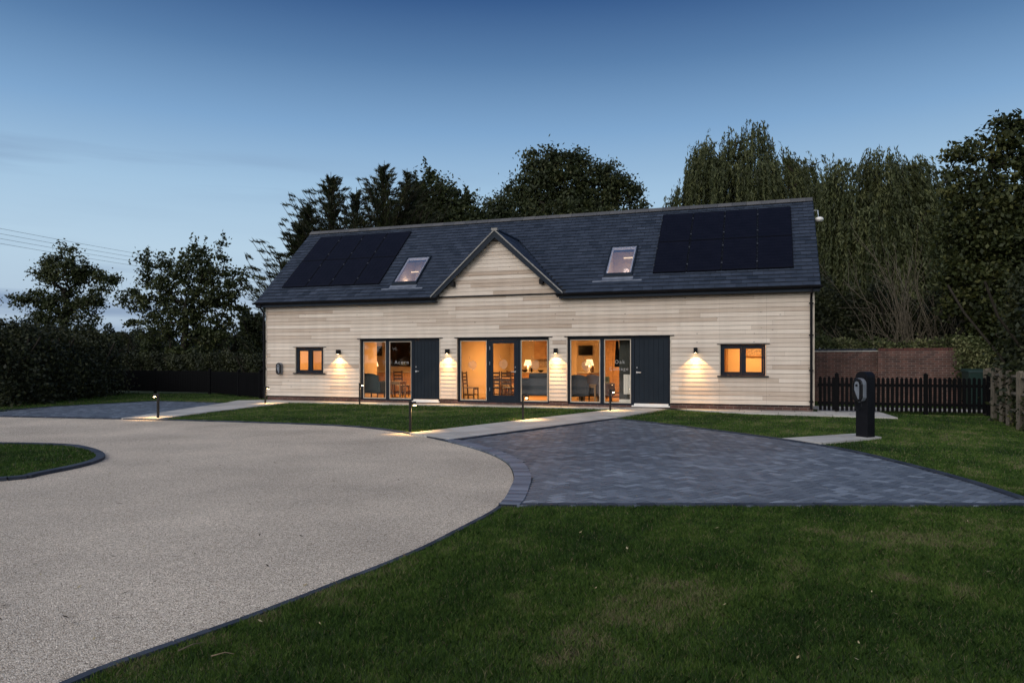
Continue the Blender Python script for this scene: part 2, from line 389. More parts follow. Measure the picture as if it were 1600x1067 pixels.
# gable: apex u 9.05
GU, GZ, GS, GV = 9.05, 5.72, .92, -.28
b = MB(); gz0 = 3.60
hw0 = (GZ-.12-gz0)/GS
b.hexa([(GU-hw0,-.045,gz0),(GU+hw0,-.045,gz0),(GU+hw0,.15,gz0),(GU-hw0,.15,gz0),(GU-.01,-.045,GZ-.12),(GU+.01,-.045,GZ-.12),(GU+.01,.15,GZ-.12),(GU-.01,.15,GZ-.12)])
gw = b.build('gable_wall', M_core, barn)
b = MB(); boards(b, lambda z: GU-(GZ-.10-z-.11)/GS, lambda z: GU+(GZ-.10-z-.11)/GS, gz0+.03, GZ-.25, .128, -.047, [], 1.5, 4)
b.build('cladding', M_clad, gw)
b = MB(); b.box(GU-2.2, GU+2.2, -.085, -.0475, gz0+.008, gz0+.028); b.build('drip_flashing', M_anth, gw)
# trims on opening edges and corners
b = MB()
for h in HOLES:
    for x in (h[0]-.028, h[1]+.002): b = MB(); b.box(x, x+.026, -.036, .0, max(.205, h[2]), h[3]+.018); b.build('edge_trim', M_trim, barn)
for x0_, x1_ in ((L-.056, L+.02), (-.02, .028)): b = MB(); b.box(x0_, x1_, -.04, .0, .205, 3.57); b.build('corner_trim', M_trim, barn)
for h in HOLES: b = MB(); b.box(h[0]-.10, h[1]+.12, -.062, .0, h[3]+.021, h[3]+.036); b.build('head_flashing', M_anth, barn)
for a, c_, p, q in cut(0, L, .196, .2075, OP): b = MB(); b.box(a, c_, -.04, -.001, p, q); b.build('base_flashing', M_anth, barn)

# main roof: deck and slates
hs = [(5.0, 5.95, .28, 1.52), (12.5, 13.4, .28, 1.52)]
gable_gap = (6.98, 11.12, EV-.1, -.02)
RU0, RU1 = -.30, L+.16
b = MB()
for a, c_, p, q in cut(RU0+.01, RU1-.01, EV, RV, hs+[gable_gap]):
    b.hexa([(a,p,mz(p)-.13),(c_,p,mz(p)-.13),(c_,q,mz(q)-.13),(a,q,mz(q)-.13),(a,p,mz(p)-.03),(c_,p,mz(p)-.03),(c_,q,mz(q)-.03),(a,q,mz(q)-.03)])
zb = lambda v: mz(2*RV-v)
b.hexa([(RU0,RV,zb(RV)-.13),(RU1,RV,zb(RV)-.13),(RU1,WD+.25,zb(WD+.25)-.13),(RU0,WD+.25,zb(WD+.25)-.13),(RU0,RV,zb(RV)-.01),(RU1,RV,zb(RV)-.01),(RU1,WD+.25,zb(WD+.25)-.01),(RU0,WD+.25,zb(WD+.25)-.01)])
roof = b.build('roof', M_deck, barn)
b = MB(); gauge = .19; cosr = 1/math.hypot(1, SL); nr = int((RV-EV)/(gauge*cosr))+1
for r in range(nr):
    v0 = EV-.02 + r*gauge*cosr; v1 = min(v0 + gauge*cosr + .004, RV-.01)
    if v1-v0 < .02: continue
    off = .15*(r % 2); x = RU0 - off
    while x < RU1:
        xa, xb = max(x+.004, RU0), min(x+.30-.004, RU1); x += .30
        if xb-xa < .02: continue
        zc = mz((v0+v1)/2)
        if v0 < 2.05 and zc < GZ - GS*abs((xa+xb)/2-GU) - .03: continue
        tt = min(1, max(0, random.gauss(.42, .15)))
        for a, c_, p, q in cut(xa, xb, v0, v1, hs):
            e0 = random.uniform(0,.004); ta, tb = .026+e0-.026*(p-v0)/(v1-v0), .026+e0-.026*(q-v0)/(v1-v0)
            b.hexa([(a,p,mz(p)+ta-.007),(c_,p,mz(p)+ta-.007),(c_,q,mz(q)+tb-.007),(a,q,mz(q)+tb-.007),(a,p,mz(p)+ta-.0),(c_,p,mz(p)+ta),(c_,q,mz(q)+tb),(a,q,mz(q)+tb)], tt)
b.build('slates', M_slate, roof)
b = MB(); x = RU0
while x < RU1-.05:
    xe = min(x+.46, RU1); t_ = random.random()
    for sgn in (-1, 1):
        p0, p1 = (RV, mz(RV)+.07), (RV+sgn*.15, mz(RV)+.07-.125)
        b.hexa([(x+.004,p1[0],p1[1]-.02),(xe-.004,p1[0],p1[1]-.02),(xe-.004,p0[0],p0[1]-.025),(x+.004,p0[0],p0[1]-.025),
                (x+.004,p1[0],p1[1]),(xe-.004,p1[0],p1[1]),(xe-.004,p0[0],p0[1]),(x+.004,p0[0],p0[1])], t_)
    x = xe
b.build('ridge_tiles', M_ridge, roof)
b = MB()
for x in (RU0-.012, RU1-.008):                                    # verge undercloak
    b.hexa([(x,EV,mz(EV)-.12),(x+.02,EV,mz(EV)-.12),(x+.02,RV,mz(RV)-.12),(x,RV,mz(RV)-.12),(x,EV,mz(EV)+.005),(x+.02,EV,mz(EV)+.005),(x+.02,RV,mz(RV)+.005),(x,RV,mz(RV)+.005)])
    b.build('verge', M_anth, roof); b = MB()
# gable roof
b = MB()
for s in (-1, 1):
    zt = lambda d: GZ-GS*d                                       # height at distance d from the apex line
    vv = lambda d: max(GV+.01, (zt(d)-3.835)/SL+.02)
    for d0, d1 in ((0, 2.26),):
        A = (GU+s*d0, GV, zt(d0)); B = (GU+s*d1, GV, zt(d1)); Cc = (GU+s*d1, vv(d1)+.03, zt(d1)); D = (GU+s*d0, vv(d0)+.05, zt(d0))
        P_ = [A, B, Cc, D] if s > 0 else [B, A, D, Cc]
        b.hexa([(p[0],p[1],p[2]-.12) for p in P_]+[(p[0],p[1],p[2]-.012) for p in P_])
groof = b.build('gable_roof', M_deck, barn)
b = MB(); cg = 1/math.hypot(1, GS); dd = gauge*cg
for s in (-1, 1):
    k = 0; d = 2.28
    while d > .03:
        d0 = max(d-dd, .0); y = GV - (.15 if k % 2 else 0); yend = vv((d+d0)/2)+.02
        while y < yend:
            ya, yb = max(y+.0025, GV), min(y+.2975, yend); y += .30
            if yb-ya < .02: continue
            za, zb_ = zt(d), zt(d0); lo = [(GU+s*d,ya),(GU+s*d,yb),(GU+s*d0,yb),(GU+s*d0,ya)]
            pts = [(lo[0][0],lo[0][1],za),(lo[1][0],lo[1][1],za),(lo[2][0],lo[2][1],zb_),(lo[3][0],lo[3][1],zb_)]
            if s < 0: pts = [pts[3], pts[2], pts[1], pts[0]]; hh = [.002,.002,.012,.012]
            else: hh = [.012,.012,.002,.002]
            pts = pts[:]; 
            b.hexa([(p[0],p[1],p[2]-.011) for p in pts]+[(p[0],p[1],p[2]+h+.003) for p, h in zip(pts, hh)], min(1, max(0, random.gauss(.42, .2))))
        d = d0; k += 1
b.build('slates', M_slate, groof)
b = MB()
for s in (-1, 1):
    P0 = (GU, GZ+.012); P1 = (GU+s*2.28, GZ-GS*2.28+.012)
    q = [(P0[0],P0[1]-.045),(P1[0],P1[1]-.045),(P1[0],P1[1]+.006),(P0[0],P0[1]+.006)]
    pts = [(p[0], GV-.035, p[1]) for p in q]+[(p[0], GV-.001, p[1]) for p in q]
    n = len(b.v); b.v += pts
    for f in ((0,1,2,3),(7,6,5,4),(0,4,5,1),(1,5,6,2),(2,6,7,3),(3,7,4,0)): b.f.append(tuple(n+i for i in f)); b.t.append(.5)
b.box(GU-.10, GU+.10, GV-.045, GV+.1, GZ-.03, GZ+.045)
b.build('verge', M_verge, groof)
b = MB()
for s in (-1, 1):
    P0 = (GU, GZ-.035); P1 = (GU+s*2.26, GZ-GS*2.26-.035)
    q = [(P0[0],P0[1]-.22),(P1[0]-s*.02,P1[1]-.14),(P1[0],P1[1]),(P0[0],P0[1])]
    pts = [(p[0], GV-.012, p[1]) for p in q]+[(p[0], GV+.022, p[1]) for p in q]
    n = len(b.v); b.v += pts
    for f in ((0,1,2,3),(7,6,5,4),(0,4,5,1),(1,5,6,2),(2,6,7,3),(3,7,4,0)): b.f.append(tuple(n+i for i in f)); b.t.append(.5)
b.build('barge_board', M_anth, groof)
b = MB(); b.tube([(GU, GV+.05, GZ+.035), (GU, 2.10, GZ+.035)], .045, 6); b.build('ridge_cap', M_slate, groof)
b = MB()
for s in (-1, 1): b.tube([(GU+s*.03, 2.10, GZ+.03), (GU+s*2.24, vv(2.24)+.03, zt(2.24)+.025)], .022, 5)
b.build('valley_lead', M_anth, groof)
for u_ in (GU-1.52, GU+1.55, GU):
    z_ = GZ-GS*abs(u_-GU)-.34 if u_ != GU else GZ-.30
    b = MB(); b.box(-.06, .06, GV+.03, -.02, -.08, .08); b.build('purlin_end', M_black, groof, loc=(u_, 0, z_+.05))
# eaves: soffit, fascia, gutters, downpipes
for a, c_ in ((RU0+.02, 6.92), (11.2, RU1-.02)):
    b = MB(); b.box(a, c_, -.235, -.005, 3.44, 3.47); b.build('soffit', M_anth, barn); b = MB(); b.box(a, c_, -.262, -.234, 3.43, 3.585); b.build('fascia', M_anth, barn)
def gutter(x0, x1):
    b = MB(); n = 7; r = .06; yc, zc = -.325, 3.585
    for i in range(n):
        a0, a1 = math.pi*(1+i/n), math.pi*(1+(i+1)/n)
        p = lambda a, rr: (yc+rr*math.cos(a), zc+rr*math.sin(a))
        q = [p(a0, r), p(a1, r), p(a1, r-.006), p(a0, r-.006)]
        b.hexa([(x0,*q[0]),(x1,*q[0]),(x1,*q[1]),(x0,*q[1]),(x0,*q[3]),(x1,*q[3]),(x1,*q[2]),(x0,*q[2])])
    for x in (x0-.006, x1): 
        pts = [(yc+r*math.cos(math.pi*(1+i/8)), zc+r*math.sin(math.pi*(1+i/8))) for i in range(9)]
        b.poly([(x, *p_) for p_ in pts]); 
    return b.build('gutter', M_black, barn)
gutter(RU0-.05, 7.0); gutter(11.12, RU1+.06)
for u_ in (-.05, L-.07):
    b = MB(); s_ = -1 if u_ < 1 else 1
    b.tube([(u_, -.325, 3.53), (u_, -.325, 3.42), (u_, -.10, 3.24), (u_, -.10, .30), (u_, -.10, .12)], .036, 10)
    for z_ in (.32, 1.2, 2.2, 3.1): b.box(u_-.06, u_+.06, -.145, -.04, z_, z_+.03)
    b.build('downpipe', M_black, barn)

# joinery
def frame(b, u0, u1, z0, z1, w_, y0=.06, y1=.13):
    b.box(u0, u1, y0, y1, z0, z0+w_); b.box(u0, u1, y0, y1, z1-w_, z1)
    b.box(u0, u0+w_, y0, y1, z0+w_, z1-w_); b.box(u1-w_, u1, y0, y1, z0+w_, z1-w_)
def pane(parent, u0, u1, z0, z1, y=.09):
    b = MB(); b.box(u0, u1, y, y+.006, z0, z1); return b.build('pane', M_glass, parent)
def text(body, size, u, z, y, parent, m=None):
    cu = bpy.data.curves.new('lettering', 'FONT'); cu.body = body; cu.size = size; cu.extrude = .0008; cu.space_character = 1.28; cu.align_x = 'CENTER'
    to = bpy.data.objects.new('tmp', cu); C.objects.link(to); dg = bpy.context.evaluated_depsgraph_get()
    me = bpy.data.meshes.new_from_object(to.evaluated_get(dg)); bpy.data.objects.remove(to)
    me.materials.clear(); me.materials.append(m or M_text); o = bpy.data.objects.new('lettering', me); C.objects.link(o)
    o.parent = parent; o.location = (u, y, z); o.rotation_euler = (R(90), 0, 0); return o
def leaf_decal(u, z, y, r, parent):
    b = MB(); pts = []
    for k in range(28):
        a = 2*math.pi*k/28; rr = r*(1-.10*math.sin(a)) ; px = rr*math.cos(a); pz = rr*math.sin(a)
        if abs(a-4.9) < .35: pz -= .03
        if abs(a-1.9) < .25: pz -= .035
        pts.append((u+px, y, z+pz))
    b.poly(pts[::-1]); b.tube([(u-.05,y-.002,z+r-.02),(u-.10,y-.002,z+r+.05),(u-.12,y-.002,z+r+.13)], .007, 4)
    return b.build('leaf_decal', M_decal, parent)
ring = M_trim
def glazed(u0, u1, z0=.12, z1=2.22, txt=None, dec=None):
    b = MB(); frame(b, u0, u1, z0, z1, .055, .05, .13); o = b.build('window', M_anth, barn, bevel=.004)
    b = MB(); frame(b, u0+.057, u1-.057, z0+.057, z1-.057, .03, .085, .12); b.build('glazing_bead', M_trim, o)
    pane(o, u0+.088, u1-.088, z0+.088, z1-.088, .095)
    for t_ in (txt or []): text(*t_, o)
    for d_ in (dec or []): leaf_decal(*d_, o)
    return o
glazed(3.935, 4.96); glazed(4.962, 5.94, txt=[('Acorn', .175, 5.50, 1.38, .086)])
glazed(7.635, 8.70, dec=[(8.13, 1.37, .090, .15)]); glazed(9.76, 10.795, dec=[(10.30, 1.38, .090, .15)])
glazed(11.415, 12.50, dec=[(12.0, 1.36, .090, .16)])
glazed(12.502, 13.46, txt=[('Oak', .16, 13.05, 1.40, .088), ('Cottage', .145, 13.02, 1.19, .088)])
def handle(parent, u, z, y=.04, d=1):
    b = MB(); b.lathe([(.022,0),(.022,.012)], seg=12); pl = MB(); pl.box(u-.02, u+.02, y-.012, y, z-.03, z+.03)
    pl.tube([(u, y-.01, z), (u, y-.055, z), (u+d*.13, y-.055, z)], .011, 8); lk = MB(); lk.box(u-.014, u+.014, y-.014, y, z+.13, z+.17); lk.build('lock', M_steel, parent)
    return pl.build('handle', M_steel, parent)
def front_door(u0, u1):
    b = MB(); frame(b, u0, u1, .125, 2.22, .05, .03, .13); o = b.build('front_door', M_anth, barn, bevel=.004)
    b = MB(); n = 7; ww = (u1-u0-.11)/n
    for k in range(n):
        x = u0+.055+k*ww; b.box(x+.002, x+ww-.002, .050, .09, .19, 2.165)
    b.box(u0+.056, u1-.056, .062, .10, .185, 2.168)
    b.build('leaf', M_door, o, bevel=.003)
    b = MB(); b.box(u0-.02, u1, -.05, .125, .085, .123); b.box(u0+.05, u1-.05, -.0, .05, .126, .18); b.build('threshold', M_white, o)
    handle(o, u0+.13, 1.13, .05); return o
front_door(5.942, 6.975); front_door(13.462, 14.595)
b = MB(); frame(b, 8.702, 9.758, .122, 2.22, .06, .04, .13); gd = b.build('glazed_door', M_anth, barn, bevel=.004)
b = MB(); frame(b, 8.765, 9.695, .18, 2.155, .10, .055, .115); b.box(8.865, 9.595, .058, .112, .28, .36); b.build('leaf', M_anth, gd, bevel=.004)
pane(gd, 8.865, 9.595, .36, 2.055, .085); leaf_decal(9.22, 1.40, .080, .15, gd); handle(gd, 9.645, 1.13, .055, -1)
for z_ in (.5, 1.35, 1.85): b = MB(); b.tube([(8.76, .045, z_), (8.76, .045, z_+.11)], .012, 8); b.build('hinge', M_steel, gd)
for u0, u1, z0, z1 in WN:
    b = MB(); frame(b, u0+.004, u1-.004, z0+.004, z1-.004, .05, .03, .12); um = (u0+u1)/2; b.box(um-.03, um+.03, .03, .12, z0+.054, z1-.054)
    o = b.build('window', M_anth, barn, bevel=.003)
    for a, c_ in ((u0+.056, um-.032), (um+.032, u1-.056)):
        b = MB(); frame(b, a, c_, z0+.056, z1-.056, .055, .02, .09); b.build('casement', M_anth, o, bevel=.003)
        pane(o, a+.055, c_-.055, z0+.111, z1-.111, .06)
    b = MB(); b.box(u0-.09, u1+.09, -.085, .03, z0-.035, z0); b.build('sill', M_anth, o)
# rooflights
for h in hs:
    b = MB(); u0, u1, v0, v1 = h
    def rbox(b, a, c_, p, q, z0, z1):
        b.hexa([(a,p,mz(p)+z0),(c_,p,mz(p)+z0),(c_,q,mz(q)+z0),(a,q,mz(q)+z0),(a,p,mz(p)+z1),(c_,p,mz(p)+z1),(c_,q,mz(q)+z1),(a,q,mz(q)+z1)])
    rbox(b, u0, u1, v0, v0+.08, -.1, .09); rbox(b, u0, u1, v1-.05, v1, -.1, .09)
    rbox(b, u0, u0+.05, v0+.082, v1-.052, -.1, .09); rbox(b, u1-.05, u1, v0+.082, v1-.052, -.1, .09)
    sk = b.build('rooflight', M_anth, barn)
    b = MB(); rbox(b, u0+.05, u0+.10, v0+.08, v1-.05, .0, .06); rbox(b, u1-.10, u1-.05, v0+.08, v1-.05, .0, .06)
    rbox(b, u0+.10, u1-.10, v0+.08, v0+.12, .0, .06); rbox(b, u0+.10, u1-.10, v1-.09, v1-.05, .0, .06); b.build('inner_frame', M_white, sk)
    b = MB(); rbox(b, u0+.05, u1-.05, v0+.08, v1-.05, .066, .072); b.build('pane', M_skyglass, sk)
    b = MB(); rbox(b, u0-.04, u1+.04, v0-.16, v0-.002, .016, .024); rbox(b, u0-.32, u0-.04, v0-.165, v0-.10, .014, .020); rbox(b, u1+.04, u1+.32, v0-.165, v0-.10, .014, .020)
    b.build('flashing', M_lead, sk)
# inside: floor, ceiling, rooms
b = MB(); b.box(.2, L-.2, .14, WD-.2, .02, FL-.002); b.build('floor', M_floorin, barn)
b = MB()
for a, c_, p, q in cut(.2, L-.2, .222, WD-.2, [(4.95, 6.0, .3, 2.2), (12.45, 13.45, .3, 2.2)]): b.box(a, c_, p, q, 2.42, 2.52)
b.build('ceiling', M_wallin, barn)
b = MB()
for u_, v_ in ((3.05, 2.598), (7.26, WD-.252), (11.10, 2.2), (15.3, WD-.252)): b.box(u_-.05, u_+.05, .222, v_, FL, 2.418)
b.box(.202, L-.202, WD-.25, WD-.202, FL, 2.418); b.box(.202, .24, .222, WD-.25, FL, 2.418); b.box(L-.24, L-.202, .222, WD-.25, FL, 2.418)
b.box(.2, 3.0, 2.6, 2.7, FL, 2.417); b.box(15.35, L-.24, 2.6, 2.7, FL, 2.417)
for a in (4.95, 12.45):                                            # light wells up to the rooflights
    q_ = lambda v: mz(v)-.14
    for x in (a-.03, a+1.051):
        b.hexa([(x,.3,2.521),(x+.03,.3,2.521),(x+.03,2.2,2.521),(x,2.2,2.521),(x,.3,q_(.3)),(x+.03,.3,q_(.3)),(x+.03,2.2,q_(2.2)),(x,2.2,q_(2.2))])
    b.box(a, a+1.05, 2.201, 2.23, 2.521, q_(2.2)); b.box(a, a+1.05, .26, .299, 2.521, q_(.26))
b.build('interior_wall', M_wallin, barn)

# ============================================================ FIXTURES ON THE BARN
def hthing(name, u, v, z, label, cat, group=None, rz=0):
    return empty(name, HW(u, v, z), -TH+rz, label, cat, group)
# solar panels
M_steel2 = mat('dull_clamp', (.05,.055,.065), rough=.5, metal=.3)
def solar(u0, v0, label, du=1.012, dv=1.255):
    t = hthing('solar_panel', u0, v0, mz(v0)+.06, label, 'solar panel', 'solar panels on the slate roof')
    t.rotation_euler = (math.atan(SL), 0, 0); t.rotation_mode = 'XYZ'
    t.matrix_world = Matrix.Translation(HW(u0, v0, mz(v0)+.07)) @ Matrix.Rotation(-TH, 4, 'Z') @ Matrix.Rotation(math.atan(SL), 4, 'X')
    ln = dv*math.hypot(1, SL)
    b = MB(); g = .006
    b.box(g, .024, g, ln-g, -.035, .004); b.box(du-.024, du-g, g, ln-g, -.035, .004); b.box(.0245, du-.0245, g, .024, -.035, .004); b.box(.0245, du-.0245, ln-.024, ln-g, -.035, .004)
    b.build('frame', M_pframe, t)
    b = MB(); nx, ny = 6, 10; cw, ch = (du-.05)/nx, (ln-.05)/ny
    b.box(.0245, du-.0245, .0245, ln-.0245, -.02, -.003)
    for i in range(nx):
        for j in range(ny): b.box(.025+i*cw+.003, .025+(i+1)*cw-.003, .025+j*ch+.003, .025+(j+1)*ch-.003, -.0025, .0005)
    b.build('cells', M_panel, t)
    for fy in (.22, .78): b = MB(); b.box(-.022, .022, ln*fy-.03, ln*fy+.03, .0045, .012); b.build('clamp', M_steel2, t)
    return t
cn = ['first', 'second', 'third', 'fourth']
for side, ub in (('left', .40), ('right', 14.02)):
    for r, rn in enumerate(('lower', 'upper')):
        for c_ in range(4):
            solar(ub+c_*1.02, .33+r*1.26, f'black solar panel, {cn[c_]} from the left in the {rn} row of the {side} hand array')
b_ = empty('roof_hook', HW(0, 0), 0) if 0 else None
# wall lights
def wall_light(x, label):
    u = hu(x, 0, -.06)[0]; t = hthing('wall_light', u, -.03, 1.80, label, 'wall light', 'black downlights on the boarded front')
    b = MB(); b.box(-.045, .045, -.012, 0, -.06, .05); b.build('back_plate', M_black, t)
    b = MB(); b.box(-.05, .05, -.175, -.013, -.075, .075); b.build('housing', M_black, t, bevel=.004)
    b = MB(); b.lathe([(.034, -.0765), (.034, -.0755)], c=(0, -.12, 0), seg=16); b.build('lens', M_glow, t)
    lamp('bulb', 'SPOT', t, (0, -.15, -.08), 66, (1, .54, .18), .012, R(104), .22)
    lamp('bulb', 'SPOT', t, (0, -.15, -.08), 150, (1, .54, .18), .012, R(64), 1.0)
wall_light(530, 'black box wall light shining down beside the left small window')
wall_light(700, 'black box wall light between the left front door and the glazed door')
wall_light(869, 'black box wall light on the pier right of the glazed door')
wall_light(1087, 'black box wall light between the right front door and the right small window')
# wall mounted charger
def charger_body(t, s=1.0, depth=.12):
    b = MB(); prof = [(-.13,-.17),(-.09,-.235),(0,-.275),(.09,-.235),(.13,-.17),(.13,.12)] + [(.13*math.cos(a), .12+.13*math.sin(a)) for a in [math.pi*k/8 for k in range(1, 8)]] + [(-.13,.12)]
    def sheetp(sc, y0, y1, dx=0, dz=0, P=prof):
        b = MB(); n = len(P); b.v = [(p[0]*sc*s+dx*s, y1, p[1]*sc*s+dz*s) for p in P]+[(p[0]*sc*s+dx*s, y0, p[1]*sc*s+dz*s) for p in P]
        b.f = [tuple(range(n))[::-1], tuple(range(n, 2*n))] + [(i, (i+1) % n, n+(i+1) % n, n+i) for i in range(n)]; b.t = [.5]*len(b.f); return b
    sheetp(1.0, -depth, -.0).build('casing', M_gpaint, t, bevel=.006)
    sheetp(.97, -depth-.03, -depth-.001).build('cover', M_tv, t, bevel=.008)
    P2 = [(-.06,.10),(-.06,.0),(-.03,-.08),(.03,-.20),(.055,-.20),(.06,-.05),(.065,.1),(.04,.165),(0,.18),(-.04,.165)]
    f = sheetp(1.0, -depth-.04, -depth-.031, P=P2).build('face_plate', M_gpaint, t, bevel=.004)
    b = MB(); b.box(-.025*s, .025*s, -depth-.046, -depth-.041, .07*s, .115*s); b.build('socket', M_black, f)
t = hthing('wall_charger', .62, -.03, 1.21, 'small black oval car charger fixed to the boards near the left corner', 'charger'); charger_body(t, .85, .10)
b = MB(); b.tube([(.16,-.02,-.02),(.16,-.02,-.3)], .006, 5); 
# white round dish above the right verge
t = hthing('satellite_dish', L+.30, 2.62, 5.92, 'small round white dish on a stub arm beside the right end of the roof', 'dish')
b = MB(); b.lathe([(.02,0),(.09,.02),(.125,.06),(.13,.09),(.11,.13),(.04,.16)], seg=18); o = b.build('dish', M_white, t, smooth=True); o.location = (.02, 0, -.05)
b = MB(); b.tube([(-.14,0,.32),(-.02,0,.32),(0,0,.05)], .014, 6); b.build('arm', M_steel, t)

# ============================================================ INSIDE
WARM = (1, .51, .18)
def ceiling_light(u, v, e, label, size=.5, z=2.40):
    t = hthing('ceiling_light', u, v, z, label, 'ceiling light', 'ceiling lights in the barn')
    b = MB(); b.lathe([(.16,-.05),(.18,-.02),(.18,.015)], seg=20); b.build('diffuser', M_shade, t)
    lamp('bulb', 'AREA', t, (0, 0, -.07), e, WARM, size); lamp('bulb', 'POINT', t, (0, 0, -.35), e*.25, WARM, .12)
IE = 125
ceiling_light(4.6, 3.2, IE*.8, 'round ceiling light in the left hand room'); ceiling_light(9.2, 3.0, IE, 'round ceiling light in the room behind the glazed door')
ceiling_light(13.0, 3.0, IE*.8, 'round ceiling light in the right hand room')
ceiling_light(1.7, 1.6, IE*.42, 'round ceiling light behind the left small window'); ceiling_light(17.0, 1.5, IE*.5, 'round ceiling light behind the right small window')
def legs(t, w_, d, h, m, r=.02, inset=.04):
    for sx in (-1, 1):
        for sy in (-1, 1):
            b = MB(); x, y = sx*(w_/2-inset), sy*(d/2-inset); b.box(x-r, x+r, y-r, y+r, 0, h); b.build('leg', m, t, bevel=.003)
def armchair(u, v, rz, m, label, group):
    t = hthing('armchair', u, v, FL, label, 'armchair', group, rz)
    b = MB(); b.box(-.34, .34, -.30, .34, .20, .45); b.build('seat', m, t, bevel=.05)
    b = MB()
    for k in range(8):
        a0, a1 = -.34+.085*k, -.34+.085*(k+1); y = lambda x: .30+.10*(1-(x/.36)**2)
        hgt = lambda x: .92-.10*(abs(x)/.36)**2
        b.hexa([(a0,y(a0)-.10,.30),(a1,y(a1)-.10,.30),(a1,y(a1),.30),(a0,y(a0),.30),(a0,y(a0)-.04,hgt(a0)),(a1,y(a1)-.04,hgt(a1)),(a1,y(a1)+.06,hgt(a1)),(a0,y(a0)+.06,hgt(a0))])
    b.build('backrest', m, t)
    for s in (-1, 1):
        b = MB(); b.box(s*.37-.05, s*.37+.05, -.28, .33, .22, .64); b.build('armrest', m, t, bevel=.04)
    legs(t, .64, .6, .2, M_darkoak, .018, .05); return t
def sofa(u, v, rz, w_, m, label, cush=M_tealfab):
    t = hthing('sofa', u, v, FL, label, 'sofa', None, rz)
    b = MB(); b.box(-w_/2+.1, w_/2-.1, -.38, .30, .22, .46); b.build('seat', m, t, bevel=.04)
    b = MB(); b.box(-w_/2, w_/2, .24, .42, .22, .80); b.build('backrest', m, t, bevel=.05)
    for s in (-1, 1):
        b = MB(); b.box(s*(w_/2-.07)-.07, s*(w_/2-.07)+.07, -.38, .239, .22, .62); b.build('armrest', m, t, bevel=.03)
    legs(t, w_-.1, .7, .22, M_darkoak, .018)
    return t
def table(u, v, w_, d, h, label, m=M_oak, rz=0):
    t = hthing('side_table', u, v, FL, label, 'table', None, rz)
    b = MB(); b.box(-w_/2, w_/2, -d/2, d/2, h-.035, h); b.build('table_top', m, t, bevel=.004)
    b = MB(); b.box(-w_/2+.06, w_/2-.06, -d/2+.05, d/2-.05, h-.11, h-.036); b.build('apron', m, t)
    legs(t, w_, d, h-.036, m, .024, .045); return t
def dining_chair(u, v, rz, label):
    t = hthing('dining_chair', u, v, FL, label, 'chair', 'ladder back dining chairs', rz)
    b = MB(); b.box(-.21, .21, -.21, .21, .43, .46); b.build('seat', M_cush, t, bevel=.008)
    for sx in (-1, 1):
        b = MB(); b.box(sx*.19-.018, sx*.19+.018, -.20, -.165, 0, .429); b.build('leg', M_darkoak, t)
        b = MB(); b.hexa([(sx*.19-.018,.165,0),(sx*.19+.018,.165,0),(sx*.19+.018,.20,0),(sx*.19-.018,.20,0),(sx*.19-.018,.235,1.0),(sx*.19+.018,.235,1.0),(sx*.19+.018,.265,1.0),(sx*.19-.018,.265,1.0)]); b.build('back_post', M_darkoak, t)
    b = MB()
    for z in (.58, .70, .82, .94):
        y = .185+.065*z; b.box(-.172, .172, y-.008, y+.012, z-.03, z+.03)
    b.build('back_slats', M_darkoak, t)
    b = MB(); b.box(-.172, .172, -.19, -.175, .38, .425); b.box(-.172, .172, .175, .19, .2, .23)
    for sx in (-1, 1): b.box(sx*.19-.008, sx*.19+.008, -.164, .164, .18, .21)
    b.build('stretcher', M_darkoak, t); return t
def table_lamp(u, v, z, label, s=1.0, e=9):
    t = hthing('table_lamp', u, v, z, label, 'table lamp', 'pale table lamps on the worktops')
    b = MB(); b.lathe([(.06*s,0),(.065*s,.015),(.02*s,.03),(.045*s,.10*s),(.03*s,.18*s),(.012*s,.22*s)], seg=16); b.build('base', M_white, t, smooth=True)
    b = MB(); n = 18
    for k in range(n):
        a0, a1 = 2*math.pi*k/n, 2*math.pi*(k+1)/n; r0, r1 = .15*s, .09*s; z0, z1 = .22*s, .42*s
        b.quad((r0*math.cos(a0),r0*math.sin(a0),z0),(r0*math.cos(a1),r0*math.sin(a1),z0),(r1*math.cos(a1),r1*math.sin(a1),z1),(r1*math.cos(a0),r1*math.sin(a0),z1))
    b.build('lamp_shade', M_shade, t, smooth=True); lamp('bulb', 'POINT', t, (0,0,.30*s), e, (1,.62,.28), .03)
def counter(u0, u1, v0, h, label, m=M_oak, d=.6, top=M_cush):
    t = hthing('kitchen_counter', u0, v0, FL, label, 'kitchen counter')
    w_ = u1-u0; b = MB(); b.box(0, w_, 0, d, h-.04, h); b.build('worktop', top, t, bevel=.004)
    n = max(1, round(w_/.6)); b = MB(); b.box(.01, w_-.01, .04, d, .1, h-.041); b.build('carcass', m, t)
    for k in range(n):
        b = MB(); b.box(.015+k*w_/n, (k+1)*w_/n-.015, .018, .039, .12, h-.06); dd = b.build('door', m, t, bevel=.003)
        b = MB(); b.tube([(k*w_/n+.1,.0,h-.12),(k*w_/n+.24,.0,h-.12)], .006, 6); b.build('handle', M_steel, dd)
    return t
U = lambda x, v: hu(x, 0, v)[0]
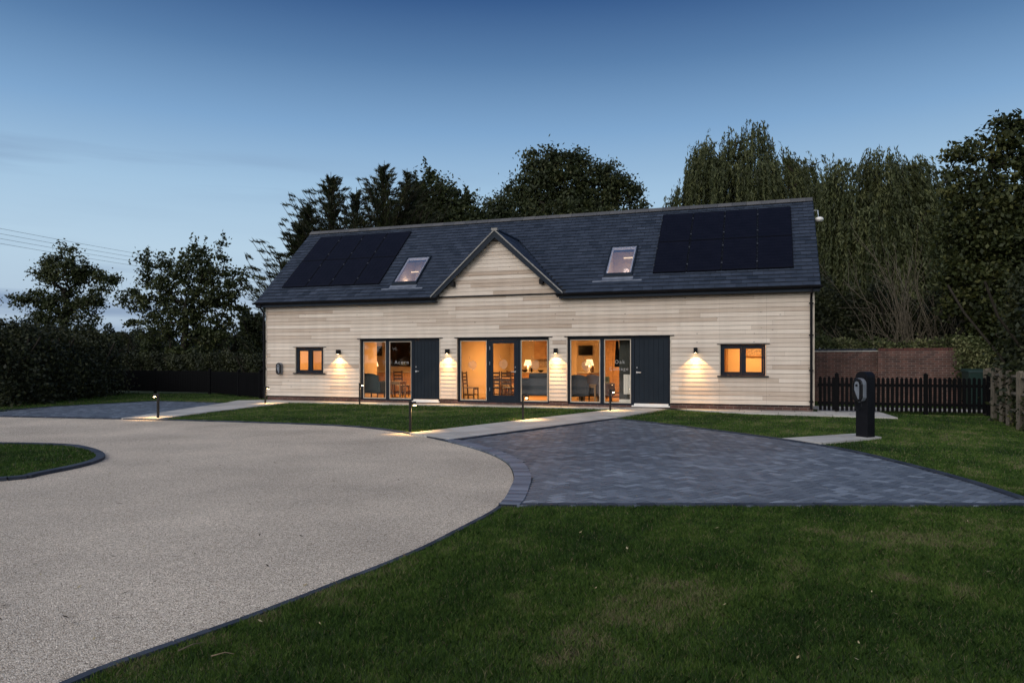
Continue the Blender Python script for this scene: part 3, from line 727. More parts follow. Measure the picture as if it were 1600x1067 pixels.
# left room
armchair(U(585, .95), .95, R(180), M_tealfab, 'dark teal armchair seen from behind through the left glazing', 'upholstered armchairs')
table(U(619, 1.5), 1.5, .62, .5, .62, 'small oak table beside the teal armchair')
dining_chair(U(628, 2.3), 2.3, R(170), 'dark ladder back chair beyond the small oak table')
counter(U(574, 4.6), U(652, 4.6), 4.6, .92, 'oak worktop and cupboards along the back of the left room')
table_lamp(U(586, 4.8), 4.8, FL+.92, 'pale table lamp on the worktop in the left room', 1.0)
def picture(x0, x1, y0, y1, v, name, label, cat, m=M_pic, fr=M_black, th=.03):
    u0, zt_ = hu(x0, y0, v); u1, zb_ = hu(x1, y1, v); t = hthing(name, (u0+u1)/2, v, (zt_+zb_)/2, label, cat)
    w_, h_ = (u1-u0)/2, (zt_-zb_)/2; b = MB(); frame(b, -w_, w_, -h_, h_, .025, -th, 0); b.build('frame', fr, t)
    b = MB(); b.box(-w_+.026, w_-.026, -th*.6, -.001, -h_+.026, h_-.026); b.build('panel', m, t); return t
picture(604, 650, 532, 572, 6.1, 'television', 'wide black television behind the lettered pane of the left room', 'television', M_tv)
picture(585, 597, 541, 556, 6.1, 'picture', 'small dark framed picture above the worktop of the left room', 'picture', M_tv)
b = MB()
# centre room
dining_chair(U(736, 1.0), 1.0, R(90), 'dark ladder back chair on its own behind the left pane of the centre opening')
t = hthing('round_table', U(789, 2.2), 2.2, FL, 'round oak dining table seen through the glazed door', 'table')
b = MB(); b.lathe([(.55,.72),(.56,.74),(.56,.755)], seg=28); b.build('table_top', M_oak, t)
b = MB(); b.lathe([(.46,.64),(.46,.719)], seg=24); b.build('apron', M_oak, t); legs(t, .7, .7, .64, M_oak, .03)
dining_chair(U(772, 1.55), 1.55, R(200), 'dark ladder back chair left of the round dining table')
dining_chair(U(797, 1.5), 1.5, R(165), 'dark ladder back chair on the near side of the round dining table')
dining_chair(U(794, 3.0), 3.0, R(-10), 'dark ladder back chair on the far side of the round dining table')
b = MB(); b.box(-.11,.11,-.08,.08,0,.04); o = b.build('bowl', M_white, loc=HW(U(780,2.2),2.2,FL+.756), rz=-TH, bevel=.01); tag(o, 'small white dish on the round dining table', 'dish')
sofa(U(838, .95)+.08, .95, R(180), 1.12, M_greyfab, 'grey two seat sofa seen from behind in the centre room')
b = MB(); b.lathe([(.05,-.42),(.11,-.40),(.12,0),(.11,.40),(.05,.42)], seg=14); o = b.build('cushion', M_greyfab, loc=HW(U(842,.9)+.1,.86,FL+.85), smooth=True); o.rotation_euler=(0, R(90), -TH); tag(o, 'long grey bolster cushion lying on the grey sofa back', 'cushion')
counter(7.6, 11.0, 5.0, .92, 'oak worktop and cupboards along the back of the centre room')
table_lamp(U(825, 5.2), 5.2, FL+.92, 'pale table lamp on the worktop in the centre room', 1.15, 14)
t = hthing('wall_cabinet', 8.5, 5.75, 1.55, 'pale oak wall cabinet above the lamp in the centre room', 'cabinet')
b = MB(); b.box(0, 1.0, 0, .35, 0, .8); b.build('carcass', M_oak, t); 
for k in range(2): b = MB(); b.box(k*.5+.01, k*.5+.49, -.02, -.001, .01, .79); b.build('door', M_oak, t, bevel=.003)
picture(843, 862, 543, 573, 6.1, 'tile_panel', 'patterned tile panel on the wall above the centre room worktop', 'wall panel', M_tile, M_oak)
for x_, nm, lb in ((820, 'bowl', 'dark bowl by the lamp in the centre room'), (845, 'pan', 'dark pan at the right of the centre room worktop')):
    b = MB(); b.lathe([(.05,0),(.11,.05),(.12,.09)], seg=14); o = b.build(nm, M_black, loc=HW(U(x_,5.15),5.15,FL+.921)); tag(o, lb, nm)
b = MB(); b.lathe([(.04,0),(.045,.16),(.015,.21),(.015,.27)], seg=12); o = b.build('bottle', M_tv, loc=HW(U(830.5,5.1),5.1,FL+.921)); tag(o, 'dark bottle beside the lamp in the centre room', 'bottle')
# right room
armchair(U(898, .95), .95, R(205), M_greyfab, 'grey armchair seen from behind at the left of the right room', 'upholstered armchairs')
armchair(U(938, 1.45), 1.45, R(150), M_lilac, 'mauve armchair beyond the small table in the right room', 'upholstered armchairs')
table(U(920, 1.15), 1.15, .60, .5, .60, 'small grey oak table between the two armchairs of the right room')
sofa(U(917, 3.2), 3.2, 0, 1.5, M_tealfab, 'dark teal sofa at the back of the right room')
counter(11.02, 12.9, 5.0, .92, 'pale shelf and cupboards behind the teal sofa')
table_lamp(U(921, 5.35), 5.35, FL+.92, 'pale table lamp on the shelf in the right room', 1.2, 14)
b = MB(); b.lathe([(.05,0),(.06,.15),(.04,.22),(.02,.30)], seg=12); o = b.build('vase', M_darkoak, loc=HW(U(925.5,5.3),5.3,FL+.921)); tag(o, 'dark brown vase beside the lamp in the right room', 'vase')
picture(904, 926, 540, 555, 6.1, 'television', 'black wall television above the lamp in the right room', 'television', M_tv)
t = hthing('wardrobe', U(943, 4.4), 4.4, FL, 'tall oak cupboard in the middle of the right room', 'cupboard')
b = MB(); b.box(0, .72, 0, .55, 0, 2.2); b.build('carcass', M_oak, t)
for k in range(2): b = MB(); b.box(k*.36+.008, k*.36+.352, -.022, -.001, .04, 2.18); b.build('door', M_oak, t, bevel=.003)
t = hthing('bench', U(953, 2.2), 2.2, FL, 'low slatted oak bench in front of the tall cupboard', 'bench')
b = MB()
for k in range(4): b.box(-.45, .45, -.18+k*.095, -.10+k*.095, .42, .445)
b.build('seat', M_oak, t); legs(t, .9, .36, .42, M_oak, .022)
b = MB(); b.box(-.42, .42, -.15, .15, .14, .16); b.box(-.42, .42, -.15, .15, .27, .29); b.build('shelf', M_darkoak, t)
t = hthing('coat', U(964.5, 1.7), 1.7, 1.3, 'long dark coat hanging at the edge of the grey lobby wall', 'coat')
b = MB(); b.hexa([(-.09,-.03,-.02),(.09,-.03,-.02),(.09,.03,-.02),(-.09,.03,-.02),(-.05,-.02,.85),(.05,-.02,.85),(.05,.02,.85),(-.05,.02,.85)]); b.build('body', M_black, t, bevel=.01)
u0 = U(967.5, .42)
b = MB(); b.box(u0, 13.9, .42, .50, FL+.002, 2.417); lw_ = b.build('lobby_wall', M_curtain, barn)
b = MB(); b.box(u0, 13.9, .395, .418, FL+.002, FL+.16); b.build('skirting', M_white, lw_)
t = hthing('radiator', U(974.5, .36), .36, hu(980, 616, .36)[1], 'white panel radiator on the grey wall beside the right front door', 'radiator')
b = MB(); n = 6
for k in range(n): b.box(k*.075+.003, (k+1)*.075-.003, -.035, -.01, .02, .60)
b.build('panel', M_white, t, bevel=.006); b = MB(); b.box(0, .45, -.009, .03, 0, .62); b.build('back_panel', M_white, t)
# lamps in the light wells
for a, s_ in ((4.95, 'left'), (12.45, 'right')):
    q_ = hu(*((648, 425) if s_ == 'left' else (982, 403)), 1.9); t = hthing('strip_light', q_[0], 1.9, q_[1], f'glowing strip light seen inside the {s_} rooflight', 'strip light', 'strip lights under the rooflights')
    b = MB(); b.box(-.16, .16, -.02, .02, -.02, .02); b.build('tube', M_shade, t); lamp('bulb', 'POINT', t, (0,-.45,-.5), 11, (1,.78,.66), .1)
# bedrooms
picture(465, 483, 556, 566, 2.55, 'headboard', 'dark headboard seen through the left small window', 'headboard', M_darkoak, M_darkoak)
picture(1166, 1194, 541, 557, 2.55, 'picture', 'framed print seen through the right small window', 'picture', M_pic, M_oak)
picture(1134, 1137.5, 542, 584, 2.55, 'door_frame', 'slim pale door frame seen through the right small window', 'door frame', M_wallin, M_oak)

# ============================================================ GROUND
M_soil = mat('turf_base', (.030,.052,.012), (.042,.056,.018), rough=.95, scale=1.2, detail=8, bump=.4)
M_far = mat('far_field', (.035,.055,.022), (.055,.065,.035), rough=.95, scale=.02, detail=6)
# resin bound gravel
M_grav = bpy.data.materials.new('resin_gravel'); M_grav.use_nodes = True; t_ = M_grav.node_tree; t_.nodes.clear()
out = N(t_, 'ShaderNodeOutputMaterial'); p = N(t_, 'ShaderNodeBsdfPrincipled'); p.inputs['Roughness'].default_value = .8
tcn = N(t_, 'ShaderNodeTexCoord')
vo = N(t_, 'ShaderNodeTexVoronoi'); vo.inputs['Scale'].default_value = 150; t_.links.new(tcn.outputs['Object'], vo.inputs[0])
s3 = N(t_, 'ShaderNodeSeparateXYZ'); t_.links.new(vo.outputs['Color'], s3.inputs[0])
rp_ = N(t_, 'ShaderNodeValToRGB'); ramp(rp_, [(0, (.15,.11,.075)), (.2, (.40,.32,.235)), (.5, (.56,.465,.355)), (.8, (.70,.59,.46)), (1, (.90,.80,.66))])
t_.links.new(s3.outputs[0], rp_.inputs[0])
nb = N(t_, 'ShaderNodeTexNoise'); nb.inputs['Scale'].default_value = .55; nb.inputs['Detail'].default_value = 7; t_.links.new(tcn.outputs['Object'], nb.inputs[0])
mr = N(t_, 'ShaderNodeMapRange'); mr.inputs[1].default_value = .3; mr.inputs[2].default_value = .7; mr.inputs[3].default_value = .76; mr.inputs[4].default_value = 1.12
t_.links.new(nb.outputs[0], mr.inputs[0]); vm = N(t_, 'ShaderNodeVectorMath', operation='SCALE'); t_.links.new(rp_.outputs[0], vm.inputs[0]); t_.links.new(mr.outputs[0], vm.inputs[3])
nb2 = N(t_, 'ShaderNodeTexNoise'); nb2.inputs['Scale'].default_value = 30; nb2.inputs['Detail'].default_value = 2; t_.links.new(tcn.outputs['Object'], nb2.inputs[0])
mr2 = N(t_, 'ShaderNodeMapRange'); mr2.inputs[1].default_value = .3; mr2.inputs[2].default_value = .7; mr2.inputs[3].default_value = .88; mr2.inputs[4].default_value = 1.1
t_.links.new(nb2.outputs[0], mr2.inputs[0]); vm2 = N(t_, 'ShaderNodeVectorMath', operation='SCALE'); t_.links.new(vm.outputs[0], vm2.inputs[0]); t_.links.new(mr2.outputs[0], vm2.inputs[3])
t_.links.new(vm2.outputs[0], p.inputs['Base Color'])
bp = N(t_, 'ShaderNodeBump'); bp.inputs['Strength'].default_value = 1; bp.inputs['Distance'].default_value = .006; bp.invert = True
t_.links.new(vo.outputs['Distance'], bp.inputs['Height']); t_.links.new(bp.outputs[0], p.inputs['Normal']); t_.links.new(p.outputs[0], out.inputs[0])
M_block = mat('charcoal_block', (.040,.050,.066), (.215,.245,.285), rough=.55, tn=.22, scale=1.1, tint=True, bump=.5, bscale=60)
M_soldier = mat('soldier_block', (.075,.092,.125), (.19,.22,.275), rough=.55, scale=3, tint=True, spec=.3, bump=.4, bscale=60)
M_kerb = mat('dark_kerb', (.022,.028,.040), (.060,.070,.092), rough=.7, spec=.2, scale=9, tint=True, bump=.5, bscale=50)
M_joint = mat('jointing_sand', (.010,.011,.013), rough=.95, scale=20)
M_slab = mat('pale_paving', (.50,.475,.43), (.33,.315,.29), rough=.62, scale=2.5, tint=True, bump=.3, bscale=40)

b = MB(); b.poly([(-3000,-300,0),(3000,-300,0),(3000,3000,0),(-3000,3000,0)]); tag(b.build('ground', M_far), kind='structure')
sheet('lawn', [(-40,-8),(40,-8),(40,34),(-9,42),(-40,42)], .004, M_soil)
arc = smooth_line([G(*q) for q in [(0,651),(250,657),(450,663),(560,668.5),(640,679),(700,691.5),(755,707),(790,724),(802,745),(797,765),(778,793),(720,826),(640,866),(500,922),(400,961),(250,1014),(110,1067)]] + [(-2.32,2.2),(-2.9,-5)], 10)
gravel = [(-40, 21.6), (-22, 20.5)] + arc + [(-40, -5)]
sheet('gravel_drive', gravel, .008, M_grav)
isl = smooth_line([(-13,9.6),(-10.5,8.0),(-8.4,7.75)] + [G(*q) for q in [(0,752),(60,743),(120,731),(150,722),(157,714),(140,705),(100,698),(0,695.5)]] + [(-11,12.7),(-13.2,11.6),(-13.6,10.4),(-13,9.6)], 8)
sheet('island_lawn', isl, .020, M_soil)
pathL_hi, pathL_lo = G(640, 679.5), G(700, 690.5)
pav = [p for p in arc if p[1] < 13.4 and p[1] > 7.25 and p[0] > -1.4] 
edgeR = smooth_line([G(960,656.5), G(1010,661.5), G(1110,674), G(1220,689), G(1320,706), G(1400,725), G(1500,752), G(1600,785), G(1650,806)], 6)
edgeR = [p for p in edgeR if p[1] > 7.33]
paving = [G(700,690.5)] + edgeR + [(edgeR[-1][0]+.03, 7.33), (-.14, 7.33)] + pav[::-1]
sheet('paving_bed', paving, .012, M_joint)
ARC = resample(arc, .08)
def herringbone(poly, name, ang, z, cen):
    b = MB(); Lb, Wb, g = .20, .10, .0055; ca, sa = math.cos(ang), math.sin(ang); c0 = []
    xs = [p[0] for p in poly]; ys = [p[1] for p in poly]; cx, cy = cen; rad = max(max(xs)-min(xs), max(ys)-min(ys)); n = int(rad/Wb)+4
    rects = []
    for i in range(-n, n):
        for j in range(-n//2-2, n//2+2):
            ox = i*Wb + j*2*Wb; oy = i*Wb - j*2*Wb                   # standard herringbone lattice
            rects.append((ox, oy, Lb, Wb)); rects.append((ox, oy+Wb, Wb, Lb))
    A = np.array(rects); mx, my = A[:,0]+A[:,2]/2, A[:,1]+A[:,3]/2
    P = np.c_[cx+mx*ca-my*sa, cy+mx*sa+my*ca]; ok = inside(P, poly)
    for (ox, oy, w_, h_), (px, py), k in zip(rects, P, ok):
        if not k or (name == 'block_paving' and np.min(np.hypot(ARC[:,0]-px, ARC[:,1]-py)) < .20): continue
        q = [(ox+g,oy+g),(ox+w_-g,oy+g),(ox+w_-g,oy+h_-g),(ox+g,oy+h_-g)]
        zz = z+random.uniform(-.0012,.0012); tx = random.uniform(-.0012, .0012); tw = [(cx+x*ca-y*sa, cy+x*sa+y*ca) for x, y in q]
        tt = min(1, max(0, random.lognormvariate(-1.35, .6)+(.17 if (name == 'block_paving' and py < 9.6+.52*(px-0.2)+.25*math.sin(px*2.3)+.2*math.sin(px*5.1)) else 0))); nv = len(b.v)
        b.v += [(x, y, zz+tx*(1 if m_ in (0,1) else -1)) for m_, (x, y) in enumerate(tw)] + [(x, y, z-.02) for x, y in tw]
        for f in ((0,1,2,3),(0,4,5,1),(1,5,6,2),(2,6,7,3),(3,7,4,0)): b.f.append(tuple(nv+i for i in f)); b.t.append(tt)
    return tag(b.build(name, M_block), kind='structure')
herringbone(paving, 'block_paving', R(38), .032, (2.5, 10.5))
lpav = [G(-60,650.5), G(190,655.5), G(352,631.5), G(243,628), G(80,637)]
sheet('left_paving_bed', lpav, .012, M_joint)
herringbone(lpav, 'left_block_paving', R(38), .032, (-12.5, 21.5))
def course(b, line, ln, wd, z, off=0, side=0):
    P = resample(line, ln)
    for i in range(len(P)-1):
        p, q = P[i], P[i+1]; d = (q-p); l_ = np.hypot(*d); d = d/l_; n_ = np.array([-d[1], d[0]]); g = .004
        a = p+d*g+n_*(off-wd/2); b_ = q-d*g+n_*(off-wd/2); c_ = q-d*g+n_*(off+wd/2); e = p+d*g+n_*(off+wd/2)
        b.prism([tuple(a), tuple(b_), tuple(c_), tuple(e)], .0, z+random.uniform(-.0015,.0015), min(1, max(0, random.gauss(.4, .25))))
b = MB()
for seg, wd_ in (([p for i, p in enumerate(arc) if p[1] > 12.9 and i < len(arc)*.6], .10), ([p for p in arc if p[1] < 7.45], .05)): course(b, seg, .20, wd_, .034 if wd_ > .06 else .022, off=wd_/2)
tag(b.build('drive_edging', M_kerb), kind='structure')
sub = [p for p in arc if 7.3 < p[1] < 13.3 and p[0] > -1.5]
b = MB(); course(b, sub, .10, .21, .042, off=.115); tag(b.build('soldier_course', M_soldier), kind='structure')
b = MB(); course(b, edgeR, .20, .10, .050, off=0); course(b, [G(712,690.5), G(962,656.5)], .20, .09, .056, off=0)
course(b, [(-.14,7.33),(5.9,7.33)], .20, .10, .035); tag(b.build('paving_edging', M_kerb), kind='structure')
b = MB(); course(b, [isl[-1]]+isl, .20, .12, .050); tag(b.build('island_kerb', M_kerb), kind='structure')
b = MB(); course(b, [lpav[0]]+[G(190,655.5)], .2, .1, .035); course(b, [G(-60,648), G(80,637), G(243,628), G(352,631)], .2, .1, .045); tag(b.build('left_paving_edging', M_kerb), kind='structure')
def ccw(p):
    a = sum(p[i-1][0]*p[i][1]-p[i][0]*p[i-1][1] for i in range(len(p))); return p if a > 0 else p[::-1]
def slabs(name, poly, o, d, sl=(.6, .9, .45), rw=.45, z=.046):
    poly = ccw(poly); d = Vector(d).normalized(); n_ = Vector((-d.y, d.x)); o = Vector(o[:2])
    loc = [((Vector(p)-o).dot(d), (Vector(p)-o).dot(n_)) for p in poly]
    x0, x1 = min(l[0] for l in loc), max(l[0] for l in loc); y0, y1 = min(l[1] for l in loc), max(l[1] for l in loc)
    b = MB(); y = y0; 
    sheet(name+'_bed', poly, z-.012, M_joint)
    while y < y1:
        x = x0-random.uniform(0, .6)
        while x < x1:
            l_ = random.choice(sl); g = .009
            q = [o+d*(x+g)+n_*(y+g), o+d*(x+l_-g)+n_*(y+g), o+d*(x+l_-g)+n_*(y+rw-g), o+d*(x+g)+n_*(y+rw-g)]
            c_ = clip(poly, [tuple(k) for k in q])
            if len(c_) > 2: b.prism(c_, z-.04, z+random.uniform(-.001,.001), random.random())
            x += l_
        y += rw
    return tag(b.build(name, M_slab), kind='structure')
slabs('path', [G(640,679.5), G(702,689.7), G(960,655.4), G(1048,639.5), HW(13.2,-.02)[:2], G(985,638.5)], G(640,679.5), (4.63, 3.9), rw=.47)
slabs('front_path', [HW(-.3,-.72)[:2], HW(4.4,-.72)[:2], HW(13.1,-.46)[:2], HW(13.2,.0)[:2], HW(-.3,.0)[:2]], HW(0,-.46), (CT, -ST), rw=.45, z=.05)
slabs('right_path', [HW(13.2,-.02)[:2], G(1048,640.5), G(1160,647.5), G(1300,652), G(1403,655.5), G(1370,645), HW(18.8,1.6)[:2], HW(18.7,.0)[:2]], HW(14,-.46), (CT, -ST), rw=.6, z=.054)
slabs('left_path', [G(190,655.5), G(250,656.5), G(330,645), G(452,630.5), HW(-.2,0)[:2], G(372,627), G(352,631)], G(190,655.5), (0, 1), rw=.5, z=.042)
slabs('charger_pad', [G(1218,688.5), G(1282,696), G(1378,686.5), G(1340,680.5)], G(1220,687), (1, .05), rw=.45, z=.048)
slabs('rear_path', [(9.0,21.9),(14.5,20.2),(14.8,21.2),(9.5,23.2)], (9.0,21.9), (CT,-ST), rw=.6, z=.046)

# ---- turf blades
KEEP = [('in', 'island')]
def blades(name, n_, dens, region, seed, w0=.0022, hgt=.034, poly_in=None, excl=(), pow_=2):
    r = np.random.default_rng(seed)
    # rejection sample with a density that falls off with distance
    P = []; 
    x0, x1, y0, y1 = region; rows = np.linspace(y0, y1, 60)
    for ya, yb in zip(rows[:-1], rows[1:]):
        D = max(2.5, (ya+yb)/2); rho = dens*min(1, (4.5/D))**1.75; hwid = .88*D+3.2
        xa, xb = max(x0, -hwid), min(x1, hwid)
        if xb <= xa: continue
        m_ = int(rho*(xb-xa)*(yb-ya)); P.append(np.c_[r.uniform(xa, xb, m_), r.uniform(ya, yb, m_)])
    P = np.concatenate(P); k = np.ones(len(P), bool)
    if poly_in is not None: k &= inside(P, poly_in)
    for e in excl: k &= ~inside(P, e)
    P = P[k]; n = len(P); D = np.maximum(3, P[:,1])
    def vn(P, s, seed):                                    # cheap smooth noise
        q = np.random.default_rng(seed); v = np.zeros(len(P))
        for _ in range(7):
            a = q.uniform(0, 6.28); f = s*q.uniform(.6, 1.7); v += np.sin((P[:,0]*math.cos(a)+P[:,1]*math.sin(a))*f+q.uniform(0, 6.28)+1.5*np.sin(P[:,1]*f*.7*math.sin(a+1)+P[:,0]*f*.6))
        return v/7
    patch = vn(P, 1.3, 5)*.8+vn(P, 4.2, 6)*.75+vn(P, 12, 8)*.55
    h = hgt*(.55+.9*r.random(n))*(1+.35*vn(P, 9, 9)); h *= np.where(D > 12, .9, 1)
    wd = w0*(D/4.5)**.85*(.7+.6*r.random(n))
    a = r.uniform(0, 6.283, n); ln = h*r.uniform(.15, .95, n); ld = r.uniform(0, 6.283, n)
    base = np.c_[P, np.full(n, .004)]
    s = np.c_[np.cos(a), np.sin(a), np.zeros(n)]*wd[:,None]
    tip = base+np.c_[np.cos(ld)*ln, np.sin(ld)*ln, h]
    mid = base+np.c_[np.cos(ld)*ln*.3, np.sin(ld)*ln*.3, h*.62]
    V = np.stack([base-s, base+s, mid+s*.8, tip, mid-s*.8], 1).reshape(-1, 3)
    Q = np.arange(n*5).reshape(n, 5)
    tint = np.clip(.34+.42*patch+r.normal(0, .16, n), 0, 1)
    straw = r.random(n) < np.clip(.05+.30*np.clip(patch-.28, 0, 1)*3, 0, .55)
    tint = np.where(straw, 1.5+.5*r.random(n), tint)
    return np_mesh(name, V, Q, M_grass, tint=tint, k=5)
M_grass = bpy.data.materials.new('turf_blades'); M_grass.use_nodes = True; t_ = M_grass.node_tree; t_.nodes.clear()
out = N(t_, 'ShaderNodeOutputMaterial'); p = N(t_, 'ShaderNodeBsdfPrincipled'); p.inputs['Roughness'].default_value = .75; p.inputs['Specular IOR Level'].default_value = .25
a_ = N(t_, 'ShaderNodeAttribute', attribute_name='tint'); dv = N(t_, 'ShaderNodeMath', operation='MULTIPLY'); dv.inputs[1].default_value = .5; t_.links.new(a_.outputs['Fac'], dv.inputs[0])
rp_ = N(t_, 'ShaderNodeValToRGB'); ramp(rp_, [(0, (.016,.040,.006)), (.15, (.036,.082,.011)), (.32, (.092,.152,.024)), (.5, (.160,.215,.055)), (.72, (.17,.155,.075)), (1, (.21,.18,.10))])
t_.links.new(dv.outputs[0], rp_.inputs[0]); t_.links.new(rp_.outputs[0], p.inputs['Base Color'])
tr = N(t_, 'ShaderNodeBsdfTranslucent'); t_.links.new(rp_.outputs[0], tr.inputs[0]); ms = N(t_, 'ShaderNodeMixShader'); ms.inputs[0].default_value = .25
t_.links.new(p.outputs[0], ms.inputs[1]); t_.links.new(tr.outputs[0], ms.inputs[2]); t_.links.new(ms.outputs[0], out.inputs[0])
def grow_poly(poly, d):
    poly = ccw(poly); n = len(poly); out_ = []
    for i in range(n):
        p0, p1, p2 = np.array(poly[i-1]), np.array(poly[i]), np.array(poly[(i+1) % n])
        e1, e2 = p1-p0, p2-p1; l1, l2 = np.hypot(*e1), np.hypot(*e2)
        if l1 < 1e-6 or l2 < 1e-6: continue
        nn = np.array([e1[1]/l1+e2[1]/l2, -(e1[0]/l1+e2[0]/l2)]); m_ = np.hypot(*nn)
        out_.append(tuple(p1+nn/m_*d))
    return out_
pths = [[G(640,679.5), G(702,689.7), G(960,655.4), G(1048,639.5), HW(13.2,-.02)[:2], G(985,638.5)],
        [HW(-.3,-.72)[:2], HW(4.4,-.72)[:2], HW(13.1,-.46)[:2], HW(13.2,.1)[:2], HW(-.3,.1)[:2]],
        [HW(13.2,-.02)[:2], G(1048,640.5), G(1160,647.5), G(1300,652), G(1403,655.5), G(1370,645), HW(18.8,1.6)[:2], HW(18.7,.0)[:2]],
        [G(190,655.5), G(250,656.5), G(330,645), G(452,630.5), HW(-.2,0)[:2], G(372,627), G(352,631)],
        [G(1218,688.5), G(1282,696), G(1378,686.5), G(1340,680.5)], [(9.0,21.9),(14.5,20.2),(14.8,21.2),(9.5,23.2)]]
EX = [grow_poly(gravel, .055), grow_poly(paving, .04), grow_poly(lpav, .04), [HW(0,-.1)[:2], HW(L,-.1)[:2], HW(L,WD)[:2], HW(0,WD)[:2]]] + pths
tag(blades('grass', 0, 21000, (-6, 13, 1.6, 9.0), 11, excl=EX, w0=.0017, hgt=.027), kind='stuff')
tag(blades('lawn_grass', 0, 13000, (-30, 22, 9.0, 33), 12, excl=EX, w0=.0021, hgt=.028), kind='stuff')
o = blades('island_grass', 0, 13000, (-12, -5, 7, 13), 13, poly_in=grow_poly(isl, -.05), w0=.0021, hgt=.028); o.location.z = .016; tag(o, kind='stuff')
# fallen leaves and twigs
M_litter = mat('dry_leaf', (.30,.22,.10), (.42,.36,.20), rough=.8, scale=20)
V = []; Q = []
lr = np.random.default_rng(44); n = 0
spots = []
while len(spots) < 80:
    D = 3.4+lr.random()**1.6*17; X = lr.uniform(-.72, .72)*D; spots.append((X, D))
for X, D in spots:
    s = lr.uniform(.006, .016)*(1+.02*D); a = lr.uniform(0, 6.28); c_, s_ = math.cos(a), math.sin(a); z = .045 if not inside(np.array([(X, D)]), gravel)[0] else .014
    for dx, dy, dz in ((-1.3,0,0),(0,-.6,.004),(1.3,0,.007),(0,.6,.004)): V.append((X+s*(dx*c_-dy*s_), D+s*(dx*s_+dy*c_), z+dz+ (s*.3 if dx > 0 else 0)))
    Q.append((n, n+1, n+2, n+3)); n += 4
tag(np_mesh('fallen_leaves', V, Q, M_litter), kind='stuff')
V = []; Q = []; n = 0
for _ in range(110):
    D = 4+lr.random()**1.3*13; X = lr.uniform(-.72, .1)*D
    if not inside(np.array([(X, D)]), gravel)[0]: continue
    s = lr.uniform(.008, .020)*(1+.03*D); a = lr.uniform(0, 6.28); c_, s_ = math.cos(a), math.sin(a)
    for dx, dy, dz in ((-1.6,0,0),(0,-.4,.005),(1.6,0,.009),(0,.4,.004)): V.append((X+s*(dx*c_-dy*s_), D+s*(dx*s_+dy*c_), .014+dz))
    Q.append((n, n+1, n+2, n+3)); n += 4
tag(np_mesh('leaf_litter', V, Q, mat('dark_litter', (.07,.05,.03), rough=.9)), kind='stuff')
M_twig = mat('twig_bark', (.20,.15,.09), (.10,.075,.05), rough=.9)
for (x0, y0), (x1, y1), lb in (((278,1018),(318,1006),'long dry twig lying in the grass near the drive edge, the upper of two'), ((330,1026),(366,1024),'short dry twig lying in the grass near the drive edge, the lower of two')):
    a, c_ = G(x0, y0, .03), G(x1, y1, .03); b = MB(); b.tube([(a[0],a[1],.035), ((a[0]+c_[0])/2+.01,(a[1]+c_[1])/2,.05), (c_[0],c_[1],.04)], [.004,.003,.0015], 5)
    tag(b.build('twig', M_twig), lb, 'twig')

# ============================================================ BOLLARDS, CHARGING POST
def bollard(x, y, label, side=1, e=11, h=.66):
    X, Y = G(x, y); t = empty('bollard_light', (X, Y, .0), 0, label, 'bollard light', 'slim bollard lights along the paths')
    b = MB(); b.box(-.025, .025, -.025, .025, .0, h-.09); b.build('post', M_pframe2, t, bevel=.004)
    b = MB(); b.box(-.028, .028, -.028, .028, h-.088, h); b.build('cap', M_pframe2, t, bevel=.006)
    b = MB(); b.tube([(side*.034, 0, h-.045), (side*.12, 0, h-.045)], .034, 14); hd = b.build('head', M_pframe2, t)
    b = MB(); b.lathe([(.026,0),(.030,.006)], c=(side*.09, 0, h-.096), seg=14); b.build('lens', M_glow, hd)
    lamp('bulb', 'SPOT', t, (side*.09, 0, h-.105), e*3.3, (1,.60,.24), .012, R(120), .7)
M_pframe2 = mat('bronze_paint', (.012,.012,.013), (.018,.017,.016), rough=.5, spec=.2)
bollard(247, 655, 'slim dark bollard light beside the left block paving, nearest the left edge', -1, 14)
bollard(414.5, 632, 'slim dark bollard light in front of the left corner of the house', 1, 14, .62)
bollard(562, 632.5, 'slim dark bollard light at the left edge of the left glazing', 1, 14, .74)
bollard(641, 676.5, 'slim lit bollard light at the corner where the pale path meets the drive', 1, 22)
bollard(817, 658, 'slim lit bollard light halfway along the pale path', 1, 20)
bollard(953.5, 643.5, 'slim lit bollard light at the house end of the pale path', 1, 16)
X, Y = G(1352, 686)
t = empty('charging_post', (X, Y, .04), R(-66), 'free standing black charging post with a grey oval charger, on pale slabs', 'charging post')
b = MB(); b.box(-.13, .13, -.10, .10, 0, 1.13); b.build('post', M_black, t, bevel=.006)
b = MB(); n_ = 12
for k in range(n_):
    a0, a1 = math.pi*k/n_, math.pi*(k+1)/n_
    f = lambda a: (.135*math.cos(a), 1.131+.11*math.sin(a))
    p0, p1 = f(a1), f(a0)
    b.hexa([(p0[0],-.105,1.131),(p1[0],-.105,1.131),(p1[0],.105,1.131),(p0[0],.105,1.131),(p0[0],-.105,p0[1]),(p1[0],-.105,p1[1]),(p1[0],.105,p1[1]),(p0[0],.105,p0[1])])
b.build('rounded_top', M_black, t)
ch = empty('charger', (0,0,0)); ch.parent = t; ch.location = (0, -.10, .90); charger_body(ch, .88, .09)
b = MB(); b.tube([(.06,-.19,.70),(.09,-.20,.58),(.03,-.20,.50),(-.05,-.19,.53),(-.10,-.16,.66),(-.125,-.12,.80)], .009, 8); b.build('cable', M_black, t)

